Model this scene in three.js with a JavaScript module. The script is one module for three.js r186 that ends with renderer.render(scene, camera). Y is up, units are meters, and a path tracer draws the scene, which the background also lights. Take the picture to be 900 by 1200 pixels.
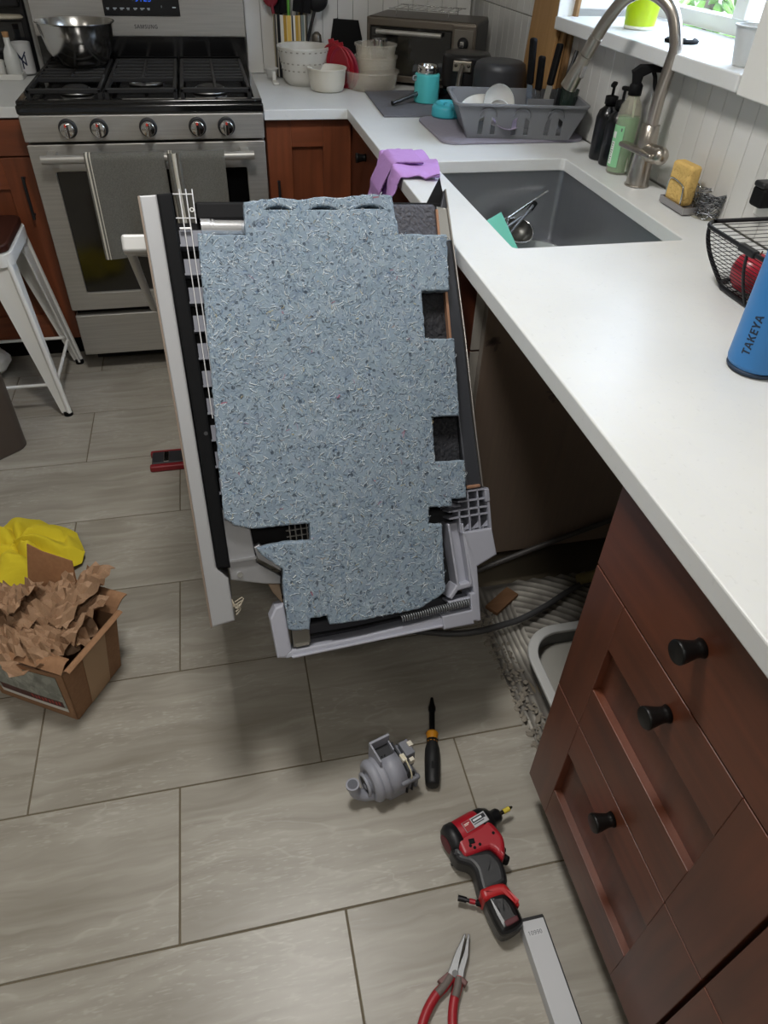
import * as THREE from 'three';
import { RoundedBoxGeometry } from 'three/addons/geometries/RoundedBoxGeometry.js';
import { mergeGeometries, mergeVertices, toCreasedNormals } from 'three/addons/utils/BufferGeometryUtils.js';
import { RectAreaLightUniformsLib } from 'three/addons/lights/RectAreaLightUniformsLib.js';
import { TextGeometry } from 'three/addons/geometries/TextGeometry.js';
import { FontLoader } from 'three/addons/loaders/FontLoader.js';

// ---------- camera, sky, lights, exposure ----------
const scene = new THREE.Scene();
const camera = new THREE.PerspectiveCamera(72.31, 0.75, 0.03, 60);
camera.rotation.order = 'YXZ';
camera.position.set(-0.4717, 1.4434, 2.6707);
camera.rotation.set(-0.7133, -0.2421, 0.0415);
const renderer = new THREE.WebGLRenderer({ antialias: true });
renderer.toneMapping = THREE.LinearToneMapping;
renderer.toneMappingExposure = 1.2;
renderer.shadowMap.enabled = true;
scene.background = new THREE.Color(0.76, 0.93, 1.18);
scene.backgroundIntensity = 8.0;
RectAreaLightUniformsLib.init();
const LAMPS = [ // ceiling panels: x, z, intensity, colour
  [-0.5, 1.6, 52, 0xfffdfa], [-0.55, 3.4, 20, 0xfffdfa], [-2.2, 2.3, 8, 0xfffdfa],
];

// ---------- helpers ----------
const names = {};
function numbered(n) { const k = names[n] = (names[n] ?? -1) + 1; return k ? n + '_' + String(k).padStart(3, '0') : n; }
function rng(s) { return () => { s |= 0; s = s + 0x6D2B79F5 | 0; let t = Math.imul(s ^ s >>> 15, 1 | s); t = t + Math.imul(t ^ t >>> 7, 61 | t) ^ t; return ((t ^ t >>> 14) >>> 0) / 4294967296; }; }
const V = (x, y, z) => new THREE.Vector3(x, y, z);
const PI = Math.PI;
function hash(x, y, z) { let h = Math.imul(x, 374761393) + Math.imul(y, 668265263) + Math.imul(z, 2147483647 - 1274126177); h = Math.imul(h ^ h >>> 13, 1274126177); return ((h ^ h >>> 16) >>> 0) / 4294967296; }
function vnoise(x, y, p = 0, seed = 0) { // value noise, period p cells
  const xi = Math.floor(x), yi = Math.floor(y); let fx = x - xi, fy = y - yi;
  fx = fx * fx * (3 - 2 * fx); fy = fy * fy * (3 - 2 * fy);
  const w = p ? (a, q) => ((a % q) + q) % q : (a) => a;
  const px = p && p.length ? p[0] : p, py = p && p.length ? p[1] : p;
  const a = hash(w(xi, px), w(yi, py), seed), b = hash(w(xi + 1, px), w(yi, py), seed), c = hash(w(xi, px), w(yi + 1, py), seed), d = hash(w(xi + 1, px), w(yi + 1, py), seed);
  return a + (b - a) * fx + (c - a) * fy + (a - b - c + d) * fx * fy;
}
function fbm(u, v, fx, fy, oct, seed) { let s = 0, a = 0.5, t = 0; for (let i = 0; i < oct; i++) { s += a * vnoise(u * fx, v * fy, [fx, fy], seed + i * 17); t += a; a *= 0.5; fx *= 2; fy *= 2; } return s / t; }
function dataTex(w, h, fn, srgb = true) {
  const d = new Uint8Array(w * h * 4);
  for (let j = 0; j < h; j++) for (let i = 0; i < w; i++) { const c = fn(i / w, j / h, i, j), k = (j * w + i) * 4; d[k] = c[0]; d[k + 1] = c[1]; d[k + 2] = c[2]; d[k + 3] = 255; }
  const t = new THREE.DataTexture(d, w, h); t.wrapS = t.wrapT = THREE.RepeatWrapping; t.magFilter = THREE.LinearFilter; t.minFilter = THREE.LinearMipmapLinearFilter; t.generateMipmaps = true;
  if (srgb) t.colorSpace = THREE.SRGBColorSpace; t.needsUpdate = true; return t;
}
function canvasTex(w, h, draw, srgb = true) {
  const c = document.createElement('canvas'); c.width = w; c.height = h; draw(c.getContext('2d'), w, h);
  const t = new THREE.CanvasTexture(c); if (srgb) t.colorSpace = THREE.SRGBColorSpace; t.wrapS = t.wrapT = THREE.RepeatWrapping; return t;
}
const grey = (v) => [v, v, v].map((q) => Math.max(0, Math.min(255, q)));
const lerp = (a, b, t) => a + (b - a) * t;
const mix3 = (a, b, t) => [0, 1, 2].map((i) => Math.max(0, Math.min(255, lerp(a[i], b[i], t))));
const ss = (a, b, x) => { const t = Math.max(0, Math.min(1, (x - a) / (b - a))); return t * t * (3 - 2 * t); };
const M = (color, roughness = 0.5, metalness = 0, o = {}) => new THREE.MeshPhysicalMaterial({ color, roughness, metalness, ...o });

function boxUV(g, grain = 1, s = 1, ou = 0, ov = 0) { // uv in metres by dominant normal; v runs along the grain axis
  if (Array.isArray(g)) g = join(g); if (g.index) g = g.toNonIndexed();
  const p = g.attributes.position, n = p.count, uv = new Float32Array(n * 2), a = V(), b = V(), c = V(), e = V();
  for (let i = 0; i < n; i += 3) {
    a.fromBufferAttribute(p, i); b.fromBufferAttribute(p, i + 1); c.fromBufferAttribute(p, i + 2);
    e.copy(b).sub(a).cross(c.clone().sub(a)); const q = [Math.abs(e.x), Math.abs(e.y), Math.abs(e.z)];
    const k = q.indexOf(Math.max(...q)); const ax = [0, 1, 2].filter((m) => m !== k);
    let vi = ax.includes(grain) ? grain : ax[1], ui = ax.find((m) => m !== vi);
    [a, b, c].forEach((t, j) => { const w = [t.x, t.y, t.z]; uv[(i + j) * 2] = w[ui] * s + ou; uv[(i + j) * 2 + 1] = w[vi] * s + ov; });
  }
  g.setAttribute('uv', new THREE.BufferAttribute(uv, 2)); return g;
}
function clean(g) { g = g.index ? g.toNonIndexed() : g; for (const k of Object.keys(g.attributes)) if (!['position', 'normal', 'uv'].includes(k)) g.deleteAttribute(k); if (!g.attributes.uv) g.setAttribute('uv', new THREE.BufferAttribute(new Float32Array(g.attributes.position.count * 2), 2)); if (!g.attributes.normal) g.computeVertexNormals(); g.clearGroups(); g.morphAttributes = {}; return g; }
const join = (gs) => gs.length === 1 ? gs[0] : mergeGeometries(gs.map(clean));
function obj(name, geo, mat, parent = scene, label) {
  const g = Array.isArray(geo) ? join(geo) : geo;
  const m = new THREE.Mesh(g, mat); m.castShadow = m.receiveShadow = true;
  m.name = parent === scene ? numbered(name) : numbered(name); parent.add(m); if (label) m.userData.label = label; return m;
}
function tag(o, label, category, group, kind) { o.userData.label = label; o.userData.category = category; if (group) o.userData.group = group; if (kind) o.userData.kind = kind; return o; }
function thing(name, label, category, [x, y, z] = [0, 0, 0], turn = 0, group) {
  const o = new THREE.Group(); o.name = numbered(name); scene.add(o); o.position.set(x, y, z); o.rotation.y = turn; return tag(o, label, category, group);
}
function struct(name, geo, mat, parent = scene) { const m = obj(name, geo, mat, parent); if (parent === scene) m.userData.kind = 'structure'; return m; }
// boxes by ranges; r = edge radius
function bx(x0, x1, y0, y1, z0, z1, r = 0) {
  const w = x1 - x0, h = y1 - y0, d = z1 - z0; const rr = Math.min(r, w / 2.05, h / 2.05, d / 2.05);
  const g = r ? new RoundedBoxGeometry(w, h, d, 2, rr) : new THREE.BoxGeometry(w, h, d);
  return g.translate((x0 + x1) / 2, (y0 + y1) / 2, (z0 + z1) / 2);
}
function cyl(x, y0, y1, z, r0, r1 = r0, seg = 32, open = false) { return new THREE.CylinderGeometry(r1, r0, y1 - y0, seg, 1, open).translate(x, (y0 + y1) / 2, z); }
function rod(a, b, r, seg = 10, r2 = r) { // cylinder between two points
  const A = V(...a), B = V(...b), d = B.clone().sub(A), L = d.length(); const g = new THREE.CylinderGeometry(r2, r, L, seg);
  g.applyQuaternion(new THREE.Quaternion().setFromUnitVectors(V(0, 1, 0), d.normalize())); return g.translate((A.x + B.x) / 2, (A.y + B.y) / 2, (A.z + B.z) / 2);
}
function tube(pts, r, seg = 64, rad = 8, closed = false, tension = 0.5) { return new THREE.TubeGeometry(new THREE.CatmullRomCurve3(pts.map((p) => V(...p)), closed, 'catmullrom', tension), seg, r, rad, closed); }
function lathe(prof, seg = 48) { return new THREE.LatheGeometry(prof.map(([r, y]) => new THREE.Vector2(r, y)), seg); }
function shapeOf(pts) { const s = new THREE.Shape(); pts.forEach(([x, y], i) => i ? s.lineTo(x, y) : s.moveTo(x, y)); s.closePath(); return s; }
function rrect(x0, x1, y0, y1, r, S = THREE.Shape) { const s = new S(); s.moveTo(x0 + r, y0); s.lineTo(x1 - r, y0); s.absarc(x1 - r, y0 + r, r, -PI / 2, 0); s.lineTo(x1, y1 - r); s.absarc(x1 - r, y1 - r, r, 0, PI / 2); s.lineTo(x0 + r, y1); s.absarc(x0 + r, y1 - r, r, PI / 2, PI); s.lineTo(x0, y0 + r); s.absarc(x0 + r, y0 + r, r, PI, 1.5 * PI); return s; }
function ext(shape, depth, bevel = 0, seg = 2, curve = 8) { // extruded along z from 0 to depth, bevel inside the depth
  const g = new THREE.ExtrudeGeometry(shape, { depth: depth - 2 * bevel, bevelEnabled: bevel > 0, bevelThickness: bevel, bevelSize: bevel, bevelOffset: -bevel, bevelSegments: seg, curveSegments: curve }); return g.translate(0, 0, bevel);
}
const flat = (g, y = 0) => g.rotateX(-PI / 2).translate(0, y, 0); // xy outline to the floor: (x, -z)
function floorShape(pts) { return shapeOf(pts.map(([x, z]) => [x, -z])); }
// a sheet with thickness: fn(u,v) -> [x,y,z]
function shell(fn, nu, nv, t) {
  const pos = [], nor = [], uv = [], idx = [];
  const P = []; for (let j = 0; j <= nv; j++) for (let i = 0; i <= nu; i++) P.push(V(...fn(i / nu, j / nv)));
  const at = (i, j) => P[Math.max(0, Math.min(nv, j)) * (nu + 1) + Math.max(0, Math.min(nu, i))];
  const N = []; for (let j = 0; j <= nv; j++) for (let i = 0; i <= nu; i++) N.push(at(i + 1, j).clone().sub(at(i - 1, j)).cross(at(i, j + 1).clone().sub(at(i, j - 1))).normalize());
  const W = (nu + 1) * (nv + 1);
  for (const s of [1, -1]) for (let k = 0; k < W; k++) { const p = P[k].clone().addScaledVector(N[k], s * t / 2), n = N[k]; pos.push(p.x, p.y, p.z); nor.push(n.x * s, n.y * s, n.z * s); uv.push((k % (nu + 1)) / nu, Math.floor(k / (nu + 1)) / nv); }
  for (let j = 0; j < nv; j++) for (let i = 0; i < nu; i++) { const a = j * (nu + 1) + i, b = a + 1, c = a + nu + 1, d = c + 1; idx.push(a, b, d, a, d, c, W + a, W + d, W + b, W + a, W + c, W + d); }
  const rim = []; for (let i = 0; i < nu; i++) rim.push([i, i + 1], [W - 1 - i, W - 2 - i]); for (let j = 0; j < nv; j++) rim.push([(j + 1) * (nu + 1), j * (nu + 1)], [j * (nu + 1) + nu, (j + 1) * (nu + 1) + nu]);
  for (const [a, b] of rim) idx.push(a, a + W, b + W, a, b + W, b);
  const g = new THREE.BufferGeometry(); g.setAttribute('position', new THREE.Float32BufferAttribute(pos, 3)); g.setAttribute('normal', new THREE.Float32BufferAttribute(nor, 3)); g.setAttribute('uv', new THREE.Float32BufferAttribute(uv, 2)); g.setIndex(idx); return g;
}
const font = await new FontLoader().loadAsync('fonts/droid/droid_sans_bold.typeface.json');
function text(str, size, depth) { const g = new TextGeometry(str, { font, size, depth, curveSegments: 3, bevelEnabled: false }); g.computeBoundingBox(); const b = g.boundingBox; return g.translate(-(b.min.x + b.max.x) / 2, -(b.min.y + b.max.y) / 2, 0); }

// ---------- textures and materials ----------
const woodTex = dataTex(512, 1024, (u, v) => {
  const warp = fbm(u, v, 4, 2, 3, 3) * 0.5; const g = fbm(u + warp * 0.1, v, 48, 3, 3, 9); const blot = fbm(u, v, 5, 4, 4, 21);
  const t = 0.55 * g + 0.6 * blot - 0.1; return mix3([92, 52, 32], [146, 84, 54], t);
});
const woodRough = dataTex(256, 256, (u, v) => grey(80 + 60 * fbm(u, v, 8, 8, 3, 5)), false);
const cherryCool = M(0xcfc4c6, 0.4, 0, { map: woodTex, clearcoat: 0.3, clearcoatRoughness: 0.3 });
const cherry = M(0xfff0e4, 0.42, 0, { map: woodTex, clearcoat: 0.25, clearcoatRoughness: 0.35 });
const cherryDark = M(0xb8a8a8, 0.4, 0, { map: woodTex, clearcoat: 0.25, clearcoatRoughness: 0.35 });
const tileTex = [0, 1, 2].map((k) => dataTex(768, 384, (u, v) => {
  const w = fbm(u, v, 3, 4, 4, 40 + k * 7); const s = fbm(u + w * 0.12, v + w * 0.2, 4, 26, 4, 60 + k * 5); const cl = fbm(u, v, 3, 3, 4, 80 + k);
  const vein = Math.abs(fbm(u + 0.25 * w, v + 0.25 * w, 4, 5, 4, 95 + k * 3) - 0.5); const scratch = fbm(u, v, 40, 120, 2, 120 + k);
  let c = mix3([133, 127, 115], [179, 175, 165], 0.12 + 0.75 * s * 0.9 + 0.6 * (cl - 0.5));
  c = mix3(c, [206, 203, 195], ss(0.035, 0.0, vein) * ss(0.54, 0.7, cl) * 0.22); c = mix3(c, [206, 203, 196], ss(0.6, 0.85, scratch) * ss(0.46, 0.64, w) * 0.3); return c;
}));
const tileMats = tileTex.map((t) => M(0xffffff, 0.36, 0, { map: t, bumpMap: t, bumpScale: 0.0006 }));
const grout = M(0x6e6554, 0.95);
const quartzTex = dataTex(512, 512, (u, v) => { const c = fbm(u, v, 4, 4, 5, 7), s = fbm(u, v, 128, 128, 1, 8); return mix3([218, 220, 219], [232, 234, 234], c).map((q) => q - (s > 0.93 ? 6 : 0)); });
const quartz = M(0xffffff, 0.36, 0, { map: quartzTex });
const brushTex = dataTex(256, 256, (u, v) => grey(225 + 22 * (fbm(u, v, 120, 3, 2, 15) - 0.5)), true);
const brushRough = dataTex(256, 256, (u, v) => grey(95 + 50 * fbm(u, v, 128, 4, 2, 16)), false);
const steel = M(0xc4c1ba, 0.9, 0.6, { roughnessMap: brushRough, map: brushTex });
const steelDark = M(0x9a9b9e, 0.8, 1, { roughnessMap: brushRough });
const sinkSteel = M(0xb2b4b8, 0.75, 0.92, { roughnessMap: brushRough });
const chrome = M(0xd8d8d8, 0.13, 1);
const nickel = M(0xbcb5ac, 0.28, 1);
const blackGloss = M(0x0b0b0c, 0.12, 0, { clearcoat: 0.6, clearcoatRoughness: 0.1 });
const blackMatte = M(0x0e0e10, 0.65, 0, { specularIntensity: 0.4 });
const castIron = M(0x141415, 0.55);
const blackRubber = M(0x0d0e10, 0.7, 0, { specularIntensity: 0.3 });
const darkPlastic = M(0x1d1e21, 0.45);
const whitePlastic = M(0xdcdcd8, 0.35);
const whitePaint = M(0xe4e4e0, 0.42);
const wallPaint = M(0xcfcec9, 0.85);
const ceilPaint = M(0xe6e4de, 0.9);
const frost = M(0xf2f1ec, 0.35, 0, { transmission: 0.45, thickness: 0, ior: 1.3 });
const glass = M(0xffffff, 0.02, 0, { transmission: 1, thickness: 0, ior: 1.45 });
const clearPlastic = M(0xf4f2ea, 0.15, 0, { transmission: 0.85, thickness: 0, ior: 1.25 });
const greyPlastic = M(0x9799a3, 0.45);
const baseGrey = M(0xa7a9b4, 0.42);
const latticeGrey = M(0x7e8089, 0.5);
const teal = M(0x53bfc0, 0.35);
const red = M(0xa51a28, 0.4);
const kraftTex = dataTex(512, 512, (u, v) => { const c = fbm(u, v, 6, 6, 4, 71), f = fbm(u, v, 90, 90, 2, 72); return mix3([140, 110, 84], [178, 144, 114], 0.6 * c + 0.4 * f); });
const kraft = M(0xffffff, 0.75, 0, { map: kraftTex, bumpMap: kraftTex, bumpScale: 0.0006, side: THREE.DoubleSide });
const cardboard = M(0xf4e6d8, 0.85, 0, { map: kraftTex });
const weave = dataTex(256, 256, (u, v, i, j) => { const n = fbm(u, v, 64, 64, 2, 31), a = ((i >> 1) + (j >> 1)) & 1; return mix3([78, 76, 70], [118, 116, 108], 0.7 * n + 0.3 * a); });
const towelMat = M(0xffffff, 0.95, 0, { map: weave, bumpMap: weave, bumpScale: 0.0008 });
const stripeMat = M(0xc9c4b6, 0.95);
const feltBump = dataTex(512, 512, (u, v) => grey(255 * fbm(u, v, 24, 24, 4, 44)), false);
const fabricGrey = M(0x66666c, 0.95, 0, { bumpMap: feltBump, bumpScale: 0.001 });
const yellowCloth = M(0xd9c52a, 0.95, 0, { bumpMap: feltBump, bumpScale: 0.0015 });
const purpleCloth = M(0xb88dcd, 0.95, 0, { bumpMap: feltBump, bumpScale: 0.001 });
function part(t, name, geo, mat, label) { // geometry in world coordinates, moved into the frame of t
  const off = V(); for (let o = t; o && o !== scene; o = o.parent) off.add(o.position);
  let g = Array.isArray(geo) ? join(geo) : geo; g = g.translate(-off.x, -off.y, -off.z); return obj(name, g, mat, t, label);
}
function pivot(parent, name, [x, y, z]) { const o = new THREE.Group(); o.name = numbered(name); const off = V(); for (let p = parent; p && p !== scene; p = p.parent) off.add(p.position); o.position.set(x, y, z).sub(off); parent.add(o); return o; }

// ---------- the room ----------
const rm = rng(5);
struct('floor', bx(-3.3, 0.99, -0.1, -0.014, -0.8, 4.7), grout);
const floorMesh = scene.children.at(-1);
obj('grout_bed', bx(-3.3, 0.085, -0.014, -0.0024, -0.72, 4.7), grout, floorMesh);
{
  const Z6 = 1.8546, X0 = -1.0017, L = 0.6126, D = 0.3082, gap = 0.0035;
  for (let b = -2; b <= 9; b++) {
    const z0 = Z6 + (b - 6) * D + gap / 2, z1 = z0 + D - gap, off = b % 2 ? 0 : 0.5;
    for (let k = -3; k < 2; k++) {
      const x0 = X0 + (k + off) * L + gap / 2; let x1 = x0 + L - gap; const inPit = z1 > 1.40 && z0 < 2.02; const lim = inPit ? 0.1 + 0.02 * (rm() - 0.5) : 0.09;
      if (x0 > lim - 0.01) continue; x1 = Math.min(x1, lim);
      let g = new RoundedBoxGeometry(x1 - x0, 0.012, z1 - z0, 1, 0.0012).translate((x0 + x1) / 2, -0.0062 - 0.0004 * rm(), (z0 + z1) / 2);
      const flipX = rm() < 0.5 ? 1 : -1; g = boxUV(g, 2, 1); const uv = g.attributes.uv, ou = rm(), ov = rm();
      for (let i = 0; i < uv.count; i++) uv.setXY(i, uv.getX(i) * flipX / 0.66 + ou, uv.getY(i) / 0.33 + ov);
      obj('tile', g, tileMats[Math.floor(rm() * 3)], floorMesh);
    }
  }
}
// bare mortar where the dishwasher stood
{
  const nx = 150, nz = 160, x0 = 0.085, x1 = 0.665, z0 = 1.405, z1 = 2.018, pos = [], col = [], idx = [];
  for (let j = 0; j <= nz; j++) for (let i = 0; i <= nx; i++) {
    const x = lerp(x0, x1, i / nx), z = lerp(z0, z1, j / nz); const n = fbm(x, z, 14, 14, 4, 201), m = fbm(x, z, 5, 5, 3, 203);
    const r1 = Math.hypot(x - 0.02, z - 1.95), r2 = Math.hypot(x - 0.75, z - 1.62);
    const ridge = Math.sin(2 * PI * (x < 0.2 ? x * 60 + 0.3 * m * 6 : r1 * 48)) * 0.5 + 0.5; const k = ss(0.34, 0.52, m + 0.25 * (0.5 - Math.abs(x - 0.28)));
    pos.push(x, -0.0135 + 0.009 * k * ridge * (0.6 + 0.6 * n) + 0.004 * (n - 0.5), z);
    const c = mix3([84, 80, 75], [176, 172, 163], 0.2 + 0.95 * k * (0.15 + 0.85 * ridge) * n * 1.6 + 0.7 * (n - 0.5)); const q = new THREE.Color().setRGB(c[0] / 255, c[1] / 255, c[2] / 255, THREE.SRGBColorSpace); col.push(q.r, q.g, q.b);
  }
  for (let j = 0; j < nz; j++) for (let i = 0; i < nx; i++) { const a = j * (nx + 1) + i; idx.push(a, a + nx + 1, a + 1, a + 1, a + nx + 1, a + nx + 2); }
  const g = new THREE.BufferGeometry(); g.setAttribute('position', new THREE.Float32BufferAttribute(pos, 3)); g.setAttribute('color', new THREE.Float32BufferAttribute(col, 3)); g.setIndex(idx); g.computeVertexNormals();
  obj('mortar_bed', g, M(0xffffff, 0.95, 0, { vertexColors: true }), floorMesh);
}
struct('wall_right', [bx(0.668, 0.99, 0, 2.45, -0.86, 0.25), bx(0.668, 0.99, 0, 2.45, 1.2, 4.7), bx(0.668, 0.99, 0, 1.172, 0.25, 1.2), bx(0.668, 0.99, 2.1, 2.45, 0.25, 1.2)], wallPaint);
const wallRight = scene.children.at(-1);
struct('wall_back', bx(-3.3, 0.668, 0, 2.45, -0.86, -0.722), wallPaint);
const wallBack = scene.children.at(-1);
struct('wall_left', bx(-3.4, -3.3, 0, 2.45, -0.8, 4.7), wallPaint);
struct('wall_front', bx(-3.4, 0.99, 0, 2.45, 4.7, 4.8), wallPaint);
struct('ceiling', bx(-3.4, 0.99, 2.45, 2.55, -0.8, 4.8), ceilPaint);
const wallTile = [0, 1, 2].map((k) => M([0xd3d2ce, 0xd0cfcb, 0xd6d5d1][k], 0.22, 0, { clearcoat: 0.4, clearcoatRoughness: 0.1 }));
{
  const W = 0.0605, gp = 0.0014, ga = new RoundedBoxGeometry(0.009, 0.252, W - gp, 1, 0.0012), gb = new RoundedBoxGeometry(W - gp, 0.252, 0.009, 1, 0.0012);
  const put = (g, p, n, x, y, z) => { const m = obj('wall_tile', g, wallTile[Math.floor(rm() * 3)], p); m.position.set(x, y, z); m.rotation.set((rm() - 0.5) * 0.004, (rm() - 0.5) * 0.012, 0); };
  for (let r = 0; r < 2; r++) for (let k = 0; k < 53; k++) { const z = -0.69 + k * W; if (r && z > 0.2 && z < 1.36) continue; put(ga, wallRight, 0, 0.6655, 0.9145 + 0.128 + r * 0.2545, z); }
  for (let r = 0; r < 2; r++) for (let k = 0; k < 15; k++) put(gb, wallBack, 0, -0.255 + k * W, 0.9145 + 0.128 + r * 0.2545, -0.6555);
}
// window above the sink
struct('window_1', [bx(0.93, 0.98, 1.207, 1.245, 0.25, 1.2, 0.004), bx(0.93, 0.98, 2.06, 2.1, 0.25, 1.2, 0.004), bx(0.93, 0.98, 1.245, 2.06, 0.25, 0.285, 0.004), bx(0.93, 0.98, 1.245, 2.06, 1.165, 1.2, 0.004), bx(0.915, 0.965, 1.245, 2.06, 0.66, 0.715, 0.004)], whitePaint);
const win = scene.children.at(-1);
for (const [a, b] of [[0.285, 0.66], [0.715, 1.165]]) obj('pane', bx(0.952, 0.956, 1.245, 2.06, a, b), glass, win);
struct('window_sill', boxUV(bx(0.6, 0.93, 1.172, 1.206, 0.245, 1.2, 0.004), 2, 2), quartz);
struct('trim_1', [bx(0.605, 0.93, 1.168, 2.14, 1.2, 1.34, 0.004), bx(0.605, 0.93, 1.206, 2.14, 0.245, 0.25), bx(0.64, 0.93, 2.1, 2.14, 0.25, 1.2, 0.004)], whitePaint);

// ceiling lamps
const lampGlow = new THREE.MeshStandardMaterial({ color: 0xffffff, emissive: 0xfff3e2, emissiveIntensity: 6 });
LAMPS.forEach(([x, z, power, color], i) => {
  const t = thing('ceiling_light', ['square ceiling light panel above the stove aisle', 'square ceiling light panel behind the camera', 'square ceiling light panel at the far left of the room'][i], 'ceiling light', [x, 2.449, z]);
  part(t, 'frame', [bx(x - 0.2, x + 0.2, 2.425, 2.449, z - 0.2, z - 0.17, 0.003), bx(x - 0.2, x + 0.2, 2.425, 2.449, z + 0.17, z + 0.2, 0.003), bx(x - 0.2, x - 0.17, 2.425, 2.449, z - 0.17, z + 0.17, 0.003), bx(x + 0.17, x + 0.2, 2.425, 2.449, z - 0.17, z + 0.17, 0.003)], whitePaint);
  part(t, 'diffuser', bx(x - 0.169, x + 0.169, 2.434, 2.448, z - 0.169, z + 0.169), lampGlow);
  const l = new THREE.RectAreaLight(color, power, 0.33, 0.33); l.position.set(0, -0.03, 0); l.rotation.x = -PI / 2; l.name = 'lamp_light'; t.add(l);
});

// garden outside the window
struct('ground', bx(1.0, 12, -0.4, -0.3, -6, 8), M(0x8d9a6a, 0.95));
struct('garden_wall', bx(3.6, 3.75, -0.3, 2.2, -6, 8), M(0x9a8c86, 0.9));
{
  const t = thing('shrub', 'bright green leafy shrub outside the window', 'shrub', [1.9, -0.3, -0.95]);
  const r = rng(77), leaf = []; for (let i = 0; i < 900; i++) { const a = r() * 2 * PI, h = r() * 1.9, q = 0.2 * Math.sqrt(r()) * (1.1 - h * 0.3); const g = new THREE.SphereGeometry(0.05, 5, 3).scale(1, 0.15, 0.5).rotateZ(r() * 2 - 1).rotateY(r() * 6.28).translate(1.9 + q * Math.cos(a), -0.05 + h, -0.95 + q * Math.sin(a)); leaf.push(g); }
  const f = part(t, 'foliage', leaf, M(0x7fae4a, 0.7, 0, { transmission: 0.2 })); f.userData.kind = 'stuff';
  part(t, 'stem', [rod([1.9, -0.3, -0.95], [1.9, 1.2, -0.95], 0.03), rod([1.9, 0.3, -0.95], [2.0, 1.0, -0.85], 0.015)], M(0x5a4a38, 0.9));
}

// ---------- counters ----------
{
  const t = thing('countertop', 'white quartz worktop turning the corner with the sink cut out', 'countertop', [0, 0.882, 0]);
  const s = shapeOf([[-0.283, 0.715], [0.66, 0.715], [0.66, -3.15], [0, -3.15], [0, 0], [-0.283, 0]]);
  s.holes.push(rrect(0.118, 0.512, -1.308, -0.662, 0.012, THREE.Path));
  const g = boxUV(ext(s, 0.032, 0.0025, 2).rotateX(-PI / 2).translate(0, 0.882, 0), 2, 1.4); part(t, 'slab', g, quartz);
  const u = thing('countertop', 'white quartz worktop strip left of the stove', 'countertop', [-1.6, 0.882, -0.4]);
  part(u, 'slab', boxUV(bx(-2.3, -1.055, 0.882, 0.914, -0.715, -0.085, 0.003), 0, 1.4), quartz);
}
// sink
{
  const t = thing('sink', 'deep stainless undermount sink below the faucet', 'sink', [0.315, 0.68, 0.985]);
  const o = rrect(0.1, 0.53, -1.326, -0.644, 0.02); o.holes.push(rrect(0.112, 0.518, -1.314, -0.656, 0.014, THREE.Path));
  part(t, 'basin', [boxUV(ext(o, 0.202, 0, 1).rotateX(-PI / 2).translate(0, 0.6795, 0), 1, 2), boxUV(bx(0.1, 0.53, 0.675, 0.682, 0.644, 1.326), 2, 2)], sinkSteel);
  part(t, 'drain', [lathe([[0, 0.002], [0.03, 0.002], [0.04, 0.006], [0.045, 0.001]], 32).translate(0.4, 0.682, 0.98)], chrome);
}
// cabinets; F maps (a along the face, y, d out of the face) to a box
const faceX = (x) => (a0, a1, y0, y1, d0, d1, r = 0.0015) => bx(x - d1, x - d0, y0, y1, a0, a1, r); // faces -x
const faceZ = (z) => (a0, a1, y0, y1, d0, d1, r = 0.0015) => bx(a0, a1, y0, y1, z + d0, z + d1, r); // faces +z
function woodPart(p, name, g, mat, grain) { return part(p, name, boxUV(g, grain, 1.7, rm() * 3, rm() * 3), mat); }
function shaker(p, F, a0, a1, y0, y1, sl, sr, rb, rt, mat, across) {
  woodPart(p, 'stile', F(a0, a0 + sl, y0, y1, 0, 0.02), mat, 1); woodPart(p, 'stile', F(a1 - sr, a1, y0, y1, 0, 0.02), mat, 1);
  woodPart(p, 'rail', F(a0 + sl, a1 - sr, y0, y0 + rb, 0, 0.0198), mat, across); woodPart(p, 'rail', F(a0 + sl, a1 - sr, y1 - rt, y1, 0, 0.0198), mat, across);
  woodPart(p, 'panel', F(a0 + sl, a1 - sr, y0 + rb, y1 - rt, 0, 0.006, 0), mat, 1);
}
function knobX(p, x, y, z) { // black flared knob pointing to -x
  return part(p, 'knob', lathe([[0, 0], [0.0125, 0], [0.0105, 0.006], [0.0112, 0.012], [0.0152, 0.029], [0.0155, 0.032], [0.014, 0.0345], [0, 0.035]], 28).rotateZ(PI / 2).translate(x, y, z), M(0x131313, 0.38, 0.3));
}
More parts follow.
